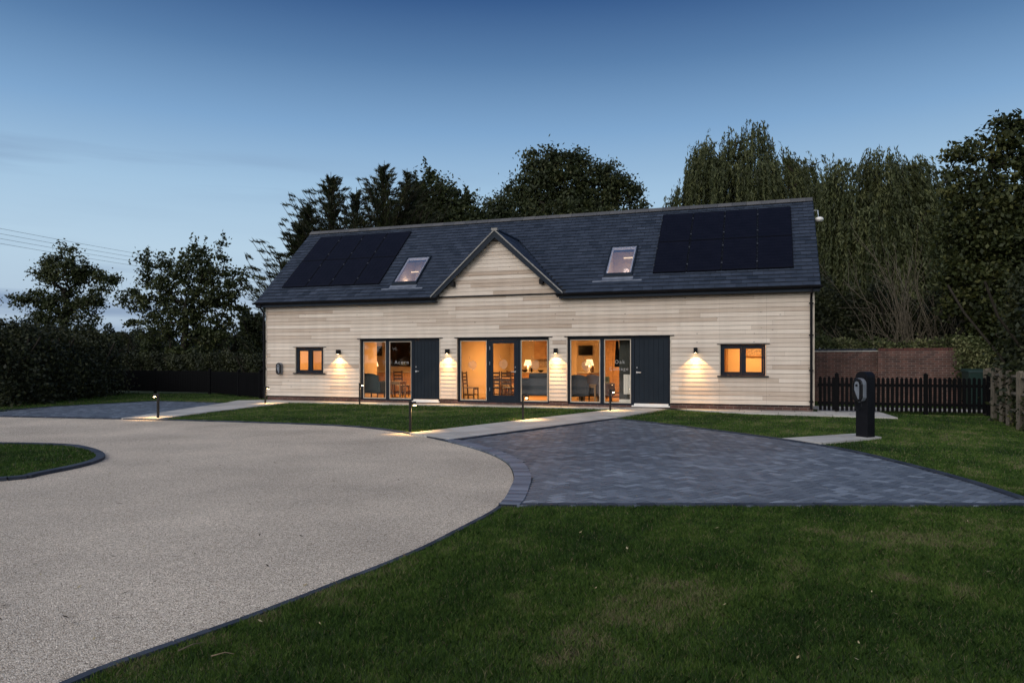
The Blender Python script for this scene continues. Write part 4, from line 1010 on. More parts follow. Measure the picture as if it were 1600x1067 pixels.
# ============================================================ FENCES, WALL
def picket(p0, p1, h, label, posts, pitch=.115, w_=.078, n_rails=(.28,.78), post_h=1.1, m=M_blackwood, group=None, gap_dark=False):
    p0, p1 = Vector(p0), Vector(p1); d = p1-p0; ln = d.length; t = empty('picket_fence', (p0.x, p0.y, 0), math.atan2(d.y, d.x), label, 'fence', group)
    b = MB(); x = .03; 
    while x < ln-.05:
        hh = h+random.uniform(-.012,.012); tl = random.uniform(-.004,.004)
        pts = [(x+tl, .08), (x+w_+tl, .08), (x+w_, hh-.035), (x+w_*.78, hh-.008), (x+w_*.5, hh), (x+w_*.22, hh-.008), (x, hh-.035)]
        n = len(b.v); k = len(pts); b.v += [(q[0], -.018, q[1]) for q in pts]+[(q[0], .0, q[1]) for q in pts]
        b.f += [tuple(range(n, n+k)), tuple(range(n+2*k-1, n+k-1, -1))]+[(n+i, n+k+i, n+k+(i+1) % k, n+(i+1) % k) for i in range(k)]; b.t += [.5]*(k+2)
        x += pitch
    b.build('pickets', m, t)
    for z in n_rails: b = MB(); b.box(0, ln, .002, .04, h*z-.04, h*z+.04); b.build('rail', m, t)
    for s in posts:
        b = MB(); b.box(s-.05, s+.05, -.03, .07, 0, post_h); b.hexa([(s-.07,-.04,post_h),(s+.07,-.04,post_h),(s+.07,.11,post_h),(s-.07,.11,post_h),(s-.01,.03,post_h+.05),(s+.01,.03,post_h+.05),(s+.01,.04,post_h+.05),(s-.01,.04,post_h+.05)]); b.build('post', m, t)
    return t
A, B = HW(18.72, .25)[:2], G(1549, 651); ln = (Vector(B)-Vector(A)).length
picket(A, B, 1.03, 'low black picket fence between the house and the grey post and rail fence', [.5, ln*.64, ln-.05])
A, B = G(160, 612.5), G(330, 616); ln = (Vector(B)-Vector(A)).length
picket(A, B, 1.05, 'close boarded black picket fence along the back of the left lawn', [ln*.5, ln-.1], pitch=.10, w_=.092)
A, B = G(330, 616), G(413, 624); ln = (Vector(B)-Vector(A)).length
picket(A, B, 1.03, 'short black picket fence with gaps at the left corner of the house', [ln*.55, ln*.93], pitch=.115, w_=.072)
A, B = G(-60, 632), G(160, 612.5); ln = (Vector(B)-Vector(A)).length
picket(A, B, .98, 'dark picket fence half swallowed by the tall hedge at far left', [ln*.3, ln*.7], pitch=.12, w_=.08)
M_brick2 = bpy.data.materials.new('garden_brick'); brick_mat(M_brick2, (.125,.056,.042), (.060,.030,.026), (.17,.14,.12), 0)
def gwall(x0, x1, D0, D1, ytop, label, cope):
    a = ((x0-800)/F*D0, D0); c_ = ((x1-800)/F*D1, D1); d = Vector(c_)-Vector(a); ln = d.length; h = CAMH+(HOR-ytop)/F*(D0+D1)/2
    t = empty('brick_wall', (*a, 0), math.atan2(d.y, d.x), label, 'wall', 'old red brick garden wall')
    b = MB(); b.box(0, ln, 0, .24, 0, h-.08 if cope else h-.075); b.build('brickwork', M_brick2, t)
    b = MB()
    if cope:
        b.box(-.01, ln, -.03, .27, h-.079, h-.045); b.build('mortar_bed', M_slab, t); b = MB(); x = 0
        while x < ln-.1: b.box(x, x+.205, -.035, .275, h-.044, h+.02); x += .225
        b.build('coping_bricks', M_kerb, t)
    else:
        x = 0
        while x < ln-.08: b.box(x+.003, x+.072, -.006, .246, h-.074, h+.02+random.uniform(-.004,.004), random.random()); x += .077
        b.build('coping_bricks', M_cope, t)
M_cope = mat('brick_on_edge', (.115,.040,.030), (.062,.024,.022), rough=.85, tint=True, scale=5)
gwall(1262, 1373, 26.4, 25.2, 546, 'weathered red brick garden wall with pale capped coping, beside the house', True)
gwall(1372, 1514, 24.9, 23.6, 544.5, 'taller plain red brick garden wall with brick on edge top, further right', False)
# green bin behind the fence
X, D = (1524-800)/F*21.6, 21.6
t = empty('wheelie_bin', (X, D, 0), R(-15), 'dark green lidded bin standing behind the end of the black picket fence', 'bin')
b = MB(); b.hexa([(-.22,-.25,.08),(.22,-.25,.08),(.22,.25,.08),(-.22,.25,.08),(-.28,-.32,1.15),(.28,-.32,1.15),(.28,.32,1.15),(-.28,.32,1.15)]); b.build('body', M_bin, t, bevel=.02)
b = MB(); b.hexa([(-.30,-.35,1.152),(.30,-.35,1.152),(.30,.35,1.152),(-.30,.35,1.152),(-.28,-.32,1.19),(.28,-.32,1.19),(.28,.33,1.25),(-.28,.33,1.25)]); b.build('lid', M_bin, t, bevel=.01)
for s in (-1, 1): b = MB(); b.tube([(s*.20,.24,.10),(s*.26,.24,.10)], .10, 14); b.build('wheel', M_black, t)
# post and rail fence coming forward
pr = [(12.85,19.6),(12.36,18.55),(11.84,17.45),(11.35,16.5),(10.82,15.4),(10.35,14.3),(9.95,13.2)]
P0 = Vector(pr[0]); t = empty('post_and_rail_fence', (P0.x, P0.y, 0), 0, 'weathered grey three rail timber fence coming forward on the right', 'fence')
for i, q in enumerate(pr):
    b = MB(); x, y = q[0]-P0.x, q[1]-P0.y; b.box(-.045, .045, -.06, .06, 0, 1.22); b.hexa([(-.045,-.06,1.221),(.045,-.06,1.221),(.045,.06,1.221),(-.045,.06,1.221),(-.045,-.02,1.27),(.045,-.02,1.27),(.045,.06,1.245),(-.045,.06,1.245)])
    b.build('post', M_fence2, t, loc=(x, y, 0))
for a, c_ in zip(pr, pr[1:]):
    for z in (.38, .75, 1.12):
        b = MB(); b.tube([(a[0]-P0.x+.05, a[1]-P0.y, z), (c_[0]-P0.x+.05, c_[1]-P0.y, z+random.uniform(-.02,.02))], .048, 4); b.build('rail', M_fence2, t)
# boards closing the corner behind the fence
t = empty('panel_fence', (13.5, 20.6, 0), R(-8), 'pale timber boards closing the gap beside the green bin', 'fence')
b = MB()
for k in range(3): b.box(k*.15, k*.15+.142, 0, .02, 0, 1.28+.01*(k % 2))
b.build('boards', M_fence2, t); b = MB(); b.box(0, .44, .021, .06, 1.1, 1.18); b.build('rail', M_fence2, t)
# overhead wires
for i, (ya, yb) in enumerate(((353.5,429),(362,433.5),(370,438.5),(378,443.5))):
    p, q = Vector(at(-60, ya-8, 48)), Vector(at(480, yb+6, 90)); pts = []
    for k in range(21):
        s = k/20; v = p.lerp(q, s); v.z -= 1.1*4*s*(1-s)*.30; pts.append(v)
    b = MB(); b.tube([tuple(v-p) for v in pts], .011, 5); o = b.build('overhead_wire', M_black, loc=tuple(p))
    tag(o, ['topmost', 'second from the top', 'third from the top', 'lowest'][i]+' of the four thin wires crossing the sky at the left', 'wire', 'overhead wires at the left')

# ============================================================ VEGETATION
def leafmat(name, a, b_, c_):
    m = bpy.data.materials.new(name); m.use_nodes = True; t = m.node_tree; t.nodes.clear()
    out = N(t, 'ShaderNodeOutputMaterial'); p = N(t, 'ShaderNodeBsdfPrincipled'); p.inputs['Roughness'].default_value = .6; p.inputs['Specular IOR Level'].default_value = .3
    at_ = N(t, 'ShaderNodeAttribute', attribute_name='tint'); rp = N(t, 'ShaderNodeValToRGB'); ramp(rp, [(0, a), (.5, b_), (1, c_)])
    t.links.new(at_.outputs['Fac'], rp.inputs[0]); t.links.new(rp.outputs[0], p.inputs['Base Color'])
    tr = N(t, 'ShaderNodeBsdfTranslucent'); t.links.new(rp.outputs[0], tr.inputs[0]); ms = N(t, 'ShaderNodeMixShader'); ms.inputs[0].default_value = .22
    t.links.new(p.outputs[0], ms.inputs[1]); t.links.new(tr.outputs[0], ms.inputs[2]); t.links.new(ms.outputs[0], out.inputs[0]); return m
L_dark = leafmat('dark_leaf', (.014,.020,.007), (.036,.048,.014), (.085,.088,.028))
L_oak = leafmat('oak_leaf', (.014,.020,.007), (.033,.044,.014), (.080,.078,.026))
L_will = leafmat('willow_leaf', (.020,.027,.009), (.055,.066,.022), (.125,.130,.048))
L_con = leafmat('cypress_spray', (.010,.015,.006), (.026,.034,.011), (.065,.064,.022))
L_walnut = leafmat('broad_leaf', (.014,.020,.006), (.040,.050,.013), (.11,.105,.028))
L_hedge = leafmat('hedge_leaf', (.010,.014,.006), (.026,.032,.011), (.060,.062,.022))
L_ivy = leafmat('ivy_leaf', (.03,.045,.014), (.10,.115,.04), (.32,.31,.15))
L_far = leafmat('far_wood', (.018,.026,.014), (.034,.044,.024), (.055,.062,.036))
M_bark = mat('bark', (.040,.034,.026), (.020,.017,.013), spec=.1, rough=.95, scale=8, stretch=(3,3,.6), bump=.8)
M_bark2 = mat('pale_twig_bark', (.14,.115,.075), (.07,.058,.04), rough=.9, scale=8)

def leaf_cards(P, size, r, aspect=.55, D=None, flat=.0):
    n = len(P); ax = D if D is not None else r.normal(size=(n, 3)); ax = ax/np.linalg.norm(ax, axis=1)[:,None]
    s = r.normal(size=(n, 3)); 
    if flat: s[:,2] *= (1-flat)
    s -= (s*ax).sum(1)[:,None]*ax; s /= np.linalg.norm(s, axis=1)[:,None]
    sz = (np.asarray(size)*(.6+.8*r.random(n)))[:,None]
    V = np.stack([P-ax*sz, P+s*sz*aspect-ax*sz*.1, P+ax*sz, P-s*sz*aspect-ax*sz*.1], 1).reshape(-1, 3)
    return V, np.arange(4*n).reshape(-1, 4)
def skeleton(trunk, pts, step, r, arch=.12):
    nodes = [np.array(p, float) for p in trunk]; par = [-1]+list(range(len(trunk)-1)); P = np.array(pts)
    dist = np.min(np.linalg.norm(P[:,None]-np.array(nodes)[None], axis=2), 1); tips = []
    for i in np.argsort(dist):
        a = P[i]; NA = np.array(nodes); d = np.linalg.norm(NA-a, axis=1)+np.maximum(0, NA[:,2]-a[2])*1.1
        d[0] += 5
        j = int(np.argmin(d)); L_ = np.linalg.norm(a-NA[j]); k = max(1, int(L_/step)); p0 = NA[j]; bend = r.normal(size=3)*L_*.15; bend[2] = -abs(bend[2])*0+L_*arch
        for q in range(1, k+1):
            t = q/k; v = p0+(a-p0)*t+bend*math.sin(math.pi*t)+r.normal(size=3)*.02*L_*(t < 1); nodes.append(v); par.append(j); j = len(nodes)-1
        tips.append(j)
    return np.array(nodes), np.array(par), tips
def tubes(nodes, par, tips, r0, rmin=.012, sides=5, pw=.5):
    cnt = np.zeros(len(nodes)); 
    for t in tips:
        while t >= 0: cnt[t] += 1; t = par[t]
    cnt = np.maximum(cnt, 1); rad = np.maximum(rmin, r0*(cnt/cnt.max())**pw)
    idx = np.where(par >= 0)[0]; A, B = nodes[par[idx]], nodes[idx]; d = B-A; l = np.linalg.norm(d, axis=1); ok = l > 1e-4; idx, A, B, d = idx[ok], A[ok], B[ok], d[ok]
    d = d/np.linalg.norm(d, axis=1)[:,None]; ref = np.where(np.abs(d[:,2:3]) < .9, np.array([[0,0,1.]]), np.array([[1.,0,0]])); u = np.cross(d, ref); u /= np.linalg.norm(u, axis=1)[:,None]; v = np.cross(d, u)
    ra = np.minimum(rad[par[idx]], rad[idx]*1.6); rb = rad[idx]; B = B+d*rb[:,None]*.3; rings = []
    for base, rr in ((A, ra), (B, rb)):
        for k in range(sides):
            g = 2*math.pi*k/sides; rings.append(base+(u*math.cos(g)+v*math.sin(g))*rr[:,None])
    V = np.stack(rings, 1).reshape(-1, 3); n = len(idx); o = (np.arange(n)*2*sides)[:,None]
    Q = np.concatenate([np.stack([o[:,0]+k, o[:,0]+(k+1) % sides, o[:,0]+sides+(k+1) % sides, o[:,0]+sides+k], 1) for k in range(sides)])
    return V, Q
def blobs_points(blobs, D, n, r, depth=.8, shell=.55, floor=.5):
    """points through a crown given as ellipses (picture cx, cy, rx, ry) standing at depth D"""
    W_ = np.array([b_[2]*b_[3]*(b_[2]+b_[3])/2 for b_ in blobs])**.8; W_ /= W_.sum(); out_ = []
    for (cx, cy, rx, ry), w_ in zip(blobs, W_):
        m_ = max(3, int(n*w_)); c_ = np.array(at(cx, cy, D)); R3 = np.array([rx/F*D, (rx+ry)/2/F*D*depth, ry/F*D])
        v = r.normal(size=(m_, 3)); v /= np.linalg.norm(v, axis=1)[:,None]; rad = (shell+(1-shell)*r.random(m_))**.6; rad = np.where(r.random(m_) < .35, r.random(m_)**.4, rad)
        p = c_+v*R3*rad[:,None]; p += r.normal(size=p.shape)*R3*.05; out_.append(p)
    P = np.concatenate(out_); return P[P[:,2] > floor]
def tree(name, blobs, D, label, cat, group=None, n=260, per=70, leaf=.11, lm=None, r0=.22, sig=.38, seed=1, base=None, depth=.8, flat=0, aspect=.55, zfloor=.6, trunk_top=.55, step=.7, sprigs=0, droop=0):
    r = np.random.default_rng(seed); P = blobs_points(blobs, D, n, r, depth, floor=zfloor)
    base = np.array([*(base or P[:,:2].mean(0)), 0.]); P = P-base; top = P[:,2].max(); lowz = np.percentile(P[:,2], 15)
    tt = np.array([P[:,0].mean(), P[:,1].mean(), top*trunk_top]); K = 7
    trunk = [tt*np.array([(k/K)**1.5, (k/K)**1.5, k/K])+r.normal(size=3)*np.array([.05,.05,0])*(k > 0) for k in range(K+1)]
    nodes, par, tips = skeleton(trunk, P, step, r)
    V, Q = tubes(nodes, par, tips, r0)
    t = empty(name, tuple(base), 0, label, cat, group)
    np_mesh('trunk', V, Q, M_bark, t)
    # leaves gather in sprays round every twig end
    tipn = nodes[tips]; dirs = tipn-nodes[par[tips]]; dirs /= np.linalg.norm(dirs, axis=1)[:,None]+1e-6
    cnt = np.maximum(8, (per*r.lognormal(0, .35, len(tipn))).astype(int)); ii = np.repeat(np.arange(len(tipn)), cnt); m_ = len(ii)
    ss = sig*r.uniform(.6, 1.35, len(tipn)); off = r.normal(size=(m_, 3))*ss[ii][:,None]*np.array([1, 1, .62]); off += dirs[ii]*(r.random(m_)*ss[ii]*1.1)[:,None]
    LP = tipn[ii]+off; LP[:,2] -= droop*np.linalg.norm(off[:,:2], axis=1)
    ct = r.normal(.42, .16, len(tipn)); tint = np.clip(ct[ii]+r.normal(0, .16, m_), 0, 1)
    if sprigs:
        hi = np.argsort(tipn[:,2]+r.normal(size=len(tipn))*.6)[-sprigs:]
        ex = []; 
        for h in hi:
            k = 26; dd = np.array([r.normal()*.18, r.normal()*.18, 1]); L_ = r.uniform(.5, 1.1); s_ = r.random(k); ex.append(tipn[h]+dd*s_[:,None]*L_+r.normal(size=(k, 3))*.06)
        ex = np.concatenate(ex); LP = np.concatenate([LP, ex]); tint = np.r_[tint, np.full(len(ex), .3)]
    V, Q = leaf_cards(LP, np.full(len(LP), leaf), r, aspect, flat=flat)
    np_mesh('crown', V, Q, lm or L_dark, t, tint=tint); return t

# left hand field trees
tree('field_maple', [(104,395,10,16),(86,412,18,14),(118,418,22,18),(70,430,18,14),(100,442,30,20),(140,430,18,14),(160,442,20,12),(36,472,18,9),(60,470,24,14),(96,476,30,18),(138,468,24,16),(62,503,22,13),(138,500,16,14),(100,508,30,16),(96,545,34,28)], 44,
     'bushy dark tree standing alone furthest left beyond the hedge', 'tree', 'field trees beyond the left fence', n=300, per=52, leaf=.092, seed=21, sig=.23, base=at(98,0,44)[:2], trunk_top=.7)
tree('field_maple', [(240,408,20,12),(262,420,14,16),(226,436,14,14),(250,446,22,16),(292,400,9,20),(310,398,11,20),(300,430,26,26),(345,398,7,20),(336,425,18,24),(366,445,14,22),(380,436,9,12),(208,470,18,16),(240,480,26,20),(285,470,30,24),(326,466,24,26),(360,480,20,20),(206,500,11,9),(244,515,26,20),(290,515,36,26),(345,515,26,22),(280,555,60,28)], 42,
     'wide loose leafed dark tree between the lone tree and the house', 'tree', 'field trees beyond the left fence', n=390, per=52, leaf=.096, seed=22, sig=.22, base=at(285,0,42)[:2], trunk_top=.6, sprigs=9)
# oak behind the ridge
tree('oak', [(838,254,18,14),(866,246,20,12),(892,256,18,14),(852,276,26,18),(884,284,28,20),(916,262,14,12),(926,284,24,18),(946,268,14,12),(962,286,22,18),(980,304,16,16),(826,286,16,12),(812,304,20,16),(796,318,16,12),(840,312,34,20),(890,318,36,22),(940,316,34,20),(880,360,110,40)], 50,
     'broad round topped oak rising behind the middle of the ridge', 'tree', None, n=620, per=85, leaf=.115, lm=L_oak, seed=23, sig=.33, r0=.35, base=at(890,0,50)[:2])
# broad leafed tree at far right
tree('walnut', [(1574,196,20,12),(1600,206,24,14),(1545,218,20,12),(1580,228,26,14),(1620,240,24,20),(1520,240,20,10),(1494,246,14,8),(1556,252,26,12),(1505,268,22,10),(1600,268,30,16),(1540,285,34,14),(1495,300,18,14),(1580,310,40,20),(1530,330,40,24),(1500,365,26,26),(1560,370,50,36),(1620,360,50,60),(1525,420,40,44),(1590,440,60,50),(1520,480,34,30),(1620,500,60,50),(1565,515,40,36)], 24,
     'large broad leafed tree overhanging the right edge', 'tree', None, n=620, per=85, leaf=.075, lm=L_walnut, seed=24, sig=.20, r0=.20, base=at(1585,0,24)[:2], flat=.5, aspect=.6, droop=.15, step=.5)
# willows
def willow(blobs, D, label, seed, n=190, strands=1500, r0=.35, base=None, lens=(1.2, 4.2), zmin=1.0):
    r = np.random.default_rng(seed); P = blobs_points(blobs, D, n, r, .8, shell=.75); base = np.array([*base, 0.]); P = P-base
    top = P[:,2].max(); tt = np.array([P[:,0].mean(), P[:,1].mean(), top*.5]); K = 7
    trunk = [tt*np.array([(k/K), (k/K), k/K])+r.normal(size=3)*.12*(k > 0)*np.array([1,1,0]) for k in range(K+1)]
    nodes, par, tips = skeleton(trunk, P, .8, r, .18); V, Q = tubes(nodes, par, tips, r0, .016)
    t = empty('weeping_willow', tuple(base), 0, label, 'tree', 'willows behind the right end of the house'); np_mesh('trunk', V, Q, M_bark, t)
    cand = nodes[8:]; ctr = cand.mean(0); S = cand[r.integers(0, len(cand), strands)]+r.normal(size=(strands, 3))*.25
    out_ = S-ctr; out_[:,2] = 0; out_ /= np.linalg.norm(out_, axis=1)[:,None]+.1
    wind = np.array([.20, 0, 0]); Ls = r.uniform(*lens, strands); Ls = np.minimum(Ls, S[:,2]-zmin); k = 34
    LP = []; LD = []; TT = []
    ct = np.clip(r.normal(.42, .22, strands), 0, 1)
    for q in range(k):
        s = (q+r.random(strands))/k; h = Ls*s; x = out_*(.55*np.sqrt(s)*np.minimum(1.3, Ls*.5))[:,None]+wind*(s*s*Ls*.35)[:,None]
        up = .45*np.sin(np.minimum(1, s*3.2)*math.pi)*.6
        p = S+x+np.c_[np.zeros(strands), np.zeros(strands), up-h]+r.normal(size=(strands, 3))*.035
        LP.append(p); d = np.c_[out_[:,0]*.25+.12, out_[:,1]*.25, -np.ones(strands)]+r.normal(size=(strands, 3))*.45; LD.append(d); TT.append(np.clip(ct+r.normal(0, .12, strands), 0, 1))
    LP = np.concatenate(LP); LD = np.concatenate(LD); TT = np.concatenate(TT); ok = LP[:,2] > .4
    V, Q = leaf_cards(LP[ok], np.full(ok.sum(), .11), r, .26, D=LD[ok]); np_mesh('crown', V, Q, L_will, t, tint=TT[ok]); return t
willow([(1130,245,46,28),(1180,232,42,26),(1230,262,44,28),(1095,275,28,26),(1270,275,26,26),(1170,290,100,40),(1065,312,18,12),(1220,330,90,50)], 41, 'tall loose willow rising above the right end of the ridge', 31, base=at(1180,0,41)[:2], strands=3300, lens=(.7, 3.0))
willow([(1340,290,50,34),(1390,262,50,26),(1440,285,44,30),(1310,330,30,40),(1380,340,90,50),(1460,340,40,60),(1310,420,30,60),(1380,430,90,60),(1450,440,60,60)], 36, 'dense weeping willow hanging behind the brick wall to the right of the house', 32, base=at(1385,0,36)[:2], strands=6400, lens=(1.0, 4.6), n=260)
# cypresses
def cypress(x, ytop, D, wid, label, seed, lean=.25, n=150, per=26):
    r = np.random.default_rng(seed); H = at(x, ytop, D)[2]; base = np.array([*at(x, 0, D)[:2], 0.]); R_ = wid/F*D
    t = empty('cypress', tuple(base), 0, label, 'tree', 'ragged cypresses behind the left half of the roof')
    K = 14; nodes = [np.array([lean*.4*(k/K)**3, 0, H*k/K*.985]) for k in range(K+1)]; par = [-1]+list(range(K)); tips = []; LP = []; LD = []; TT = []
    for i in range(n):
        f = r.random()**.75*.97+.02; z = H*(.10+.87*f); pr = (1-f)**.95*R_*1.75*min(1.35, r.lognormal(-.18, .30))+.10; a = r.uniform(0, 6.283); j = min(K, int(z/H*K)); s0 = nodes[j]*np.array([1,1,0])+np.array([0,0,z-pr*.35])
        d = np.array([math.cos(a)+lean*.5, math.sin(a), 0]); j2 = len(nodes)-0; prev = j; m_ = max(3, int(pr/.35)); tw = np.clip(r.normal(.4, .2), 0, 1)
        for q in range(1, m_+1):
            s = q/m_; p = s0+d*pr*s+np.array([0,0,pr*(.55*s+.55*s*s)*(.95)]); nodes.append(p); par.append(prev); prev = len(nodes)-1
            k = int(per*(1.15-.35*s)/m_*3*max(.7, pr/1.4)*(1.15-.45*f))
            side = r.normal(size=(k, 3))*np.array([.12,.12,.085])*(1.6-1.35*s)*(.8+.4*pr/ max(R_, .1))*(1.25-.5*f); pts = p+side-d*pr/m_*r.random(k)[:,None]; LP.append(pts)
            LD.append(d*1.0+np.array([0,0,.65])+side*2.2+r.normal(size=(k, 3))*.35); TT.append(np.clip(tw+r.normal(0, .15, k), 0, 1))
        tips.append(prev)
    V, Q = tubes(np.array(nodes), np.array(par), tips, .2, .012); np_mesh('trunk', V, Q, M_bark, t)
    LP = np.concatenate(LP); LD = np.concatenate(LD); TT = np.concatenate(TT); V, Q = leaf_cards(LP, np.full(len(LP), .20), r, .12, D=LD); np_mesh('crown', V, Q, L_con, t, tint=TT); return t
cypress(516, 264, 43, 92, 'ragged cypress with a thin leading shoot, second from the left', 41, .1, 190, 30)
cypress(470, 345, 42, 40, 'lowest ragged cypress at the left end of the row', 42, -.2, 120, 28)
cypress(482, 312, 43, 62, 'short ragged cypress between the lowest one and the thin topped one', 50, -.15, 120, 28)
cypress(597, 246, 44, 105, 'tallest ragged cypress with tips swept to the right', 43, .35, 240, 32)
cypress(556, 288, 45, 80, 'ragged cypress half hidden between the two tall ones', 44, .1, 140, 28)
cypress(630, 258, 44, 66, 'narrow leaning cypress just right of the tallest one', 51, .6, 120, 28)
tree('poplar', [(665,305,22,34),(668,285,8,16),(655,330,28,28),(665,370,34,50)], 46, 'dark upright tree with spiky shoots right of the cypresses', 'tree', 'spiky shooted trees behind the ridge', n=120, per=80, leaf=.11, seed=45, sprigs=14, sig=.32, base=at(663,0,46)[:2], trunk_top=.8)
tree('poplar', [(696,315,20,26),(690,340,30,24),(693,375,34,45)], 46, 'dark upright tree in the middle of the spiky shooted trees', 'tree', 'spiky shooted trees behind the ridge', n=100, per=80, leaf=.11, seed=46, sprigs=14, sig=.32, base=at(693,0,46)[:2], trunk_top=.8)
tree('poplar', [(728,330,20,24),(745,345,20,16),(735,375,34,40)], 46, 'lowest dark tree with spiky shoots, nearest the oak', 'tree', 'spiky shooted trees behind the ridge', n=90, per=80, leaf=.11, seed=47, sprigs=14, sig=.32, base=at(733,0,46)[:2], trunk_top=.8)
tree('young_oak', [(770,335,22,16),(785,325,18,16),(775,370,34,40)], 48, 'small rounded tree at the left foot of the oak', 'tree', None, n=90, per=80, leaf=.11, lm=L_oak, seed=48, sig=.32, base=at(775,0,48)[:2])
tree('sapling', [(1004,322,9,6),(1000,345,18,20),(985,350,18,20)], 50, 'low leafy bush top just right of the oak above the ridge', 'tree', None, n=50, per=60, leaf=.11, lm=L_oak, seed=49, sig=.3, base=at(998,0,50)[:2])

# hedges and shrubs: real leaf masses over twigs
def hedge(name, pts, label, cat, hgt, dep, lm, seed, leaf=.05, n=22000, hv=.25, group=None, zb=.0):
    r = np.random.default_rng(seed); P0 = np.array(pts[0]); pts = np.array(pts, float); d = np.r_[0, np.cumsum(np.hypot(*np.diff(pts, axis=0).T))]; Lh = d[-1]
    t = empty(name, (P0[0], P0[1], 0), 0, label, cat, group)
    s = r.uniform(0, Lh, n); x = np.interp(s, d, pts[:,0])-P0[0]; y = np.interp(s, d, pts[:,1])-P0[1]
    hh = hgt*(1+hv*(np.sin(s*1.1+seed)*.4+np.sin(s*2.7+2*seed)*.3+np.sin(s*6.1)*.25)); u = r.random(n); z = hh*(1-(1-u)**1.6*1.0) 
    bulge = np.sqrt(np.clip(1-(np.clip(z/hh, 0, 1)-.35)**2/.6, .12, 1))*dep*(1+.22*np.sin(s*3.3+z*2.1)+.18*np.sin(s*7+z*5)); ang = r.uniform(0, 6.283, n); rad = np.sqrt(r.uniform(.35, 1.02, n))
    dx, dy = np.interp(s, d, np.gradient(pts[:,0], d)), np.interp(s, d, np.gradient(pts[:,1], d)); nl = np.hypot(dx, dy); nx, ny = -dy/nl, dx/nl
    o_ = bulge*rad*np.cos(ang); x += nx*o_+r.normal(size=n)*.1; y += ny*o_+r.normal(size=n)*.1; z = z*(.86+.16*np.abs(np.sin(ang)))+zb+r.normal(size=n)*.07
    out_ = r.random(n) < .03; z = np.where(out_, z+r.random(n)*.35, z); z = np.maximum(z, .03)
    P = np.c_[x, y, z]; V, Q = leaf_cards(P, np.full(n, leaf), r, .6); tint = np.clip(.42+.22*np.sin(s*4.7+z*3.9+y)+r.normal(0, .17, n), 0, 1)
    np_mesh('foliage', V, Q, lm, t, tint=tint)
    m_ = max(12, int(Lh*3)); ss = r.uniform(0, Lh, m_); base = np.c_[np.interp(ss, d, pts[:,0])-P0[0], np.interp(ss, d, pts[:,1])-P0[1], np.zeros(m_)]
    nodes = []; par = []; tips = []
    for q in base:
        j = len(nodes); nodes.append(q); par.append(-1); dd = np.array([r.normal()*.35, r.normal()*.35, 1.])
        for k in range(1, 5): nodes.append(q+dd*hgt*.23*k+r.normal(size=3)*.08); par.append(len(nodes)-2)
        tips.append(len(nodes)-1)
    V, Q = tubes(np.array(nodes), np.array(par), tips, .03, .012); np_mesh('stems', V, Q, M_bark, t); return t
g_ = lambda x, D: ((x-800)/F*D, D)
hedge('hedge', [g_(-70,22.5), g_(20,25), g_(90,28.5), g_(150,33)], 'tall dark shaggy hedge filling the far left side', 'hedge', 2.45, 1.5, L_hedge, 61, .060, 42000)
hedge('hedge', [g_(140,38), g_(260,38.5), g_(420,35)], 'dark clipped hedge just behind the black fence at left', 'hedge', 1.75, .8, L_hedge, 62, .06, 26000, .12)
for i, (x, D, h, w_, lb) in enumerate(((205,60,3.6,5,'rounded field bush in the gap between the two left trees'), (245,52,3.4,4,'low field bush under the left side of the wide tree'), (400,48,4.6,3,'dark field bush touching the left corner of the house'), (375,56,4.0,4,'field bush between the wide tree and the house corner'), (30,46,3.2,7,'broad field bush under the lone left tree'), (150,50,3.0,4.5,'field bush right of the lone left tree'), (330,54,3.3,4,'low field bush under the right side of the wide tree'))):
    hedge('field_bush', [g_(x-w_*8, D), g_(x+w_*8, D+.6)], lb, 'bush', h, 1.5, [L_hedge, L_far, L_dark][i % 3], 70+i, .085, 9000, .3, 'bushes in the field beyond the left fence')
# undergrowth to the right
hedge('shrubbery', [g_(1240,31), g_(1330,30), g_(1420,29), g_(1530,27), g_(1640,24)], 'deep shadowy undergrowth massed behind the brick wall', 'shrubbery', 4.2, 1.4, L_hedge, 81, .07, 36000, .25)
hedge('ivy', [g_(1265,26.9), g_(1330,26.5), g_(1372,26.0)], 'pale leaved ivy spilling along the top of the capped brick wall', 'ivy', .55, .35, L_ivy, 82, .045, 2600, .5, zb=1.62)
hedge('ivy', [g_(1372,25.3), g_(1450,24.7), g_(1500,24.2)], 'thin ivy lying along the top of the plain brick wall', 'ivy', .32, .22, L_ivy, 86, .045, 1300, .5, zb=1.86)
hedge('ivy', [g_(1500,23.3), g_(1530,22.9), g_(1545,22.7)], 'bright variegated ivy hanging over the right end of the brick wall', 'ivy', 1.0, .4, L_ivy, 83, .045, 3600, .3, zb=1.0)
hedge('conifer_hedge', [g_(1625,17.5), g_(1665,15.5)], 'tall feathery dark green evergreen at the right edge', 'hedge', 3.7, .9, L_con, 84, .06, 14000, .1)
hedge('shrub', [(11.3,15.8),(10.75,14.6),(10.45,13.6),(10.3,12.6)], 'scruffy low shrub growing through the grey post and rail fence', 'shrub', .95, .26, L_walnut, 85, .035, 6000, .4)
hedge('holly', [(15.2,21.6),(15.3,19.6),(14.9,17.9)], 'dark shrub standing behind the post and rail fence', 'shrub', 2.6, .9, L_hedge, 87, .05, 15000, .25)
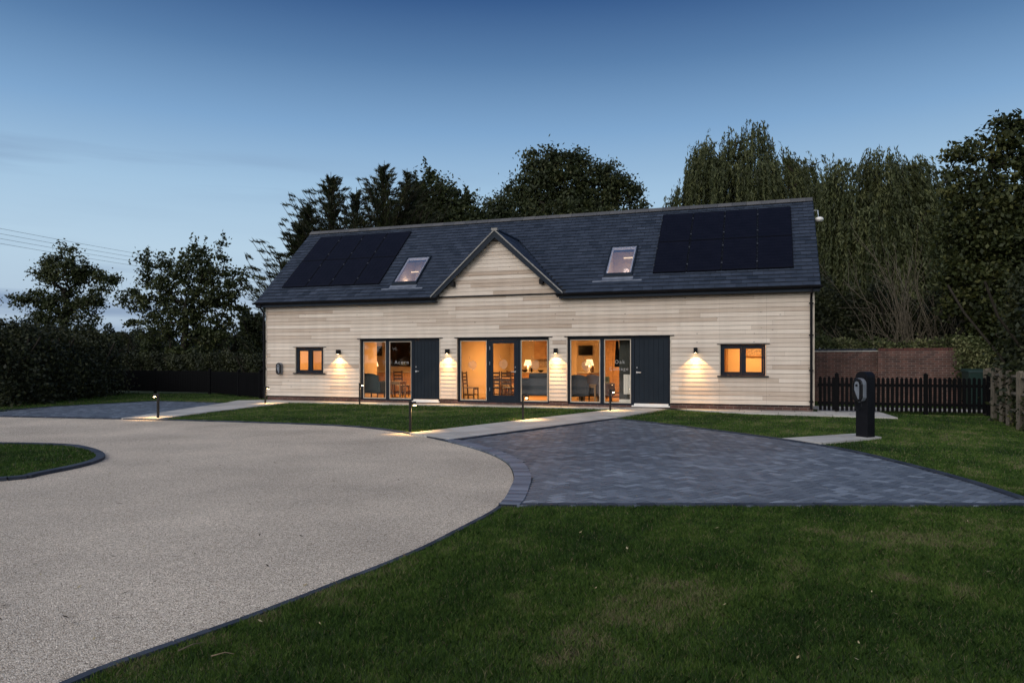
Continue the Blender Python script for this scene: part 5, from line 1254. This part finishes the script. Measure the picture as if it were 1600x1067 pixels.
# bare twiggy shrubs
def twiggy(x, y0, D, h, n, label, seed, spread=.45):
    r = np.random.default_rng(seed); t = empty('bare_shrub', (*at(x, 0, D)[:2], 0), 0, label, 'shrub', 'leafless shrubs in front of the willow'); nodes = []; par = []; tips = []
    def go(p, j, d, L_, lev):
        k = 5; 
        for q in range(k):
            d = d+r.normal(size=3)*.10+np.array([0,0,.04]); d /= np.linalg.norm(d); p = p+d*L_/k; nodes.append(p); par.append(j); j = len(nodes)-1
            if lev < 2 and q > 0 and r.random() < .75: go(p, j, d+r.normal(size=3)*.33, L_*.5, lev+1)
        tips.append(j)
    for _ in range(n):
        a = r.uniform(0, 6.283); nodes.append(np.array([r.normal()*.25, r.normal()*.25, .0])); par.append(-1); s = abs(r.normal())*spread; go(nodes[-1], len(nodes)-1, np.array([math.cos(a)*s, math.sin(a)*s, 1.]), h*r.uniform(.55, 1.05), 0)
    V, Q = tubes(np.array(nodes), np.array(par), tips, .022, .005, 4, .4); np_mesh('stems', V, Q, M_bark2, t)
twiggy(1425, 0, 26.6, 4.0, 24, 'tall bare twiggy shrub fanning up behind the brick wall', 91)
twiggy(1490, 0, 26.4, 3.3, 14, 'smaller bare twiggy shrub to the right of the tall one', 92, .5)
twiggy(1372, 0, 27.4, 2.7, 10, 'lowest bare shrub arching left towards the house', 93, .8)
# distance
def woods(name, y, x0, x1, h, seed, n, leaf, kind='stuff'):
    r = np.random.default_rng(seed); x = r.uniform(x0, x1, n); hh = h*(.62+.2*np.sin(x*.05+seed)+.14*np.sin(x*.13)+.1*np.sin(x*.31)); z = hh*r.random(n)**.7; yy = y+r.normal(size=n)*h*.5+.03*x
    V, Q = leaf_cards(np.c_[x, yy, z], np.full(n, leaf), r, .7); o = np_mesh(name, V, Q, L_far, tint=np.clip(r.normal(.45, .2, n), 0, 1)); tag(o, kind=kind); return o
woods('added_wood_behind', -44, -70, 70, 13, 98, 52000, .95); woods('distant_wood', 150, -130, -20, 9, 95, 16000, .5); woods('far_wood', 330, -290, 0, 15, 96, 15000, 1.1); woods('back_wood', 85, 20, 90, 11, 97, 16000, .4)  # first wood is unseen, added behind the camera to darken glass and foreground
b = MB(); n = 60
for k in range(n):
    xa, xb = -1500+k*30, -1500+(k+1)*30; hz = lambda x: 24+14*math.sin(x*.0031+1)+6*math.sin(x*.011)
    b.quad((xa,900,0),(xb,900,0),(xb,1150,hz(xb)),(xa,1150,hz(xa)))
tag(b.build('hill', M_far), kind='structure')
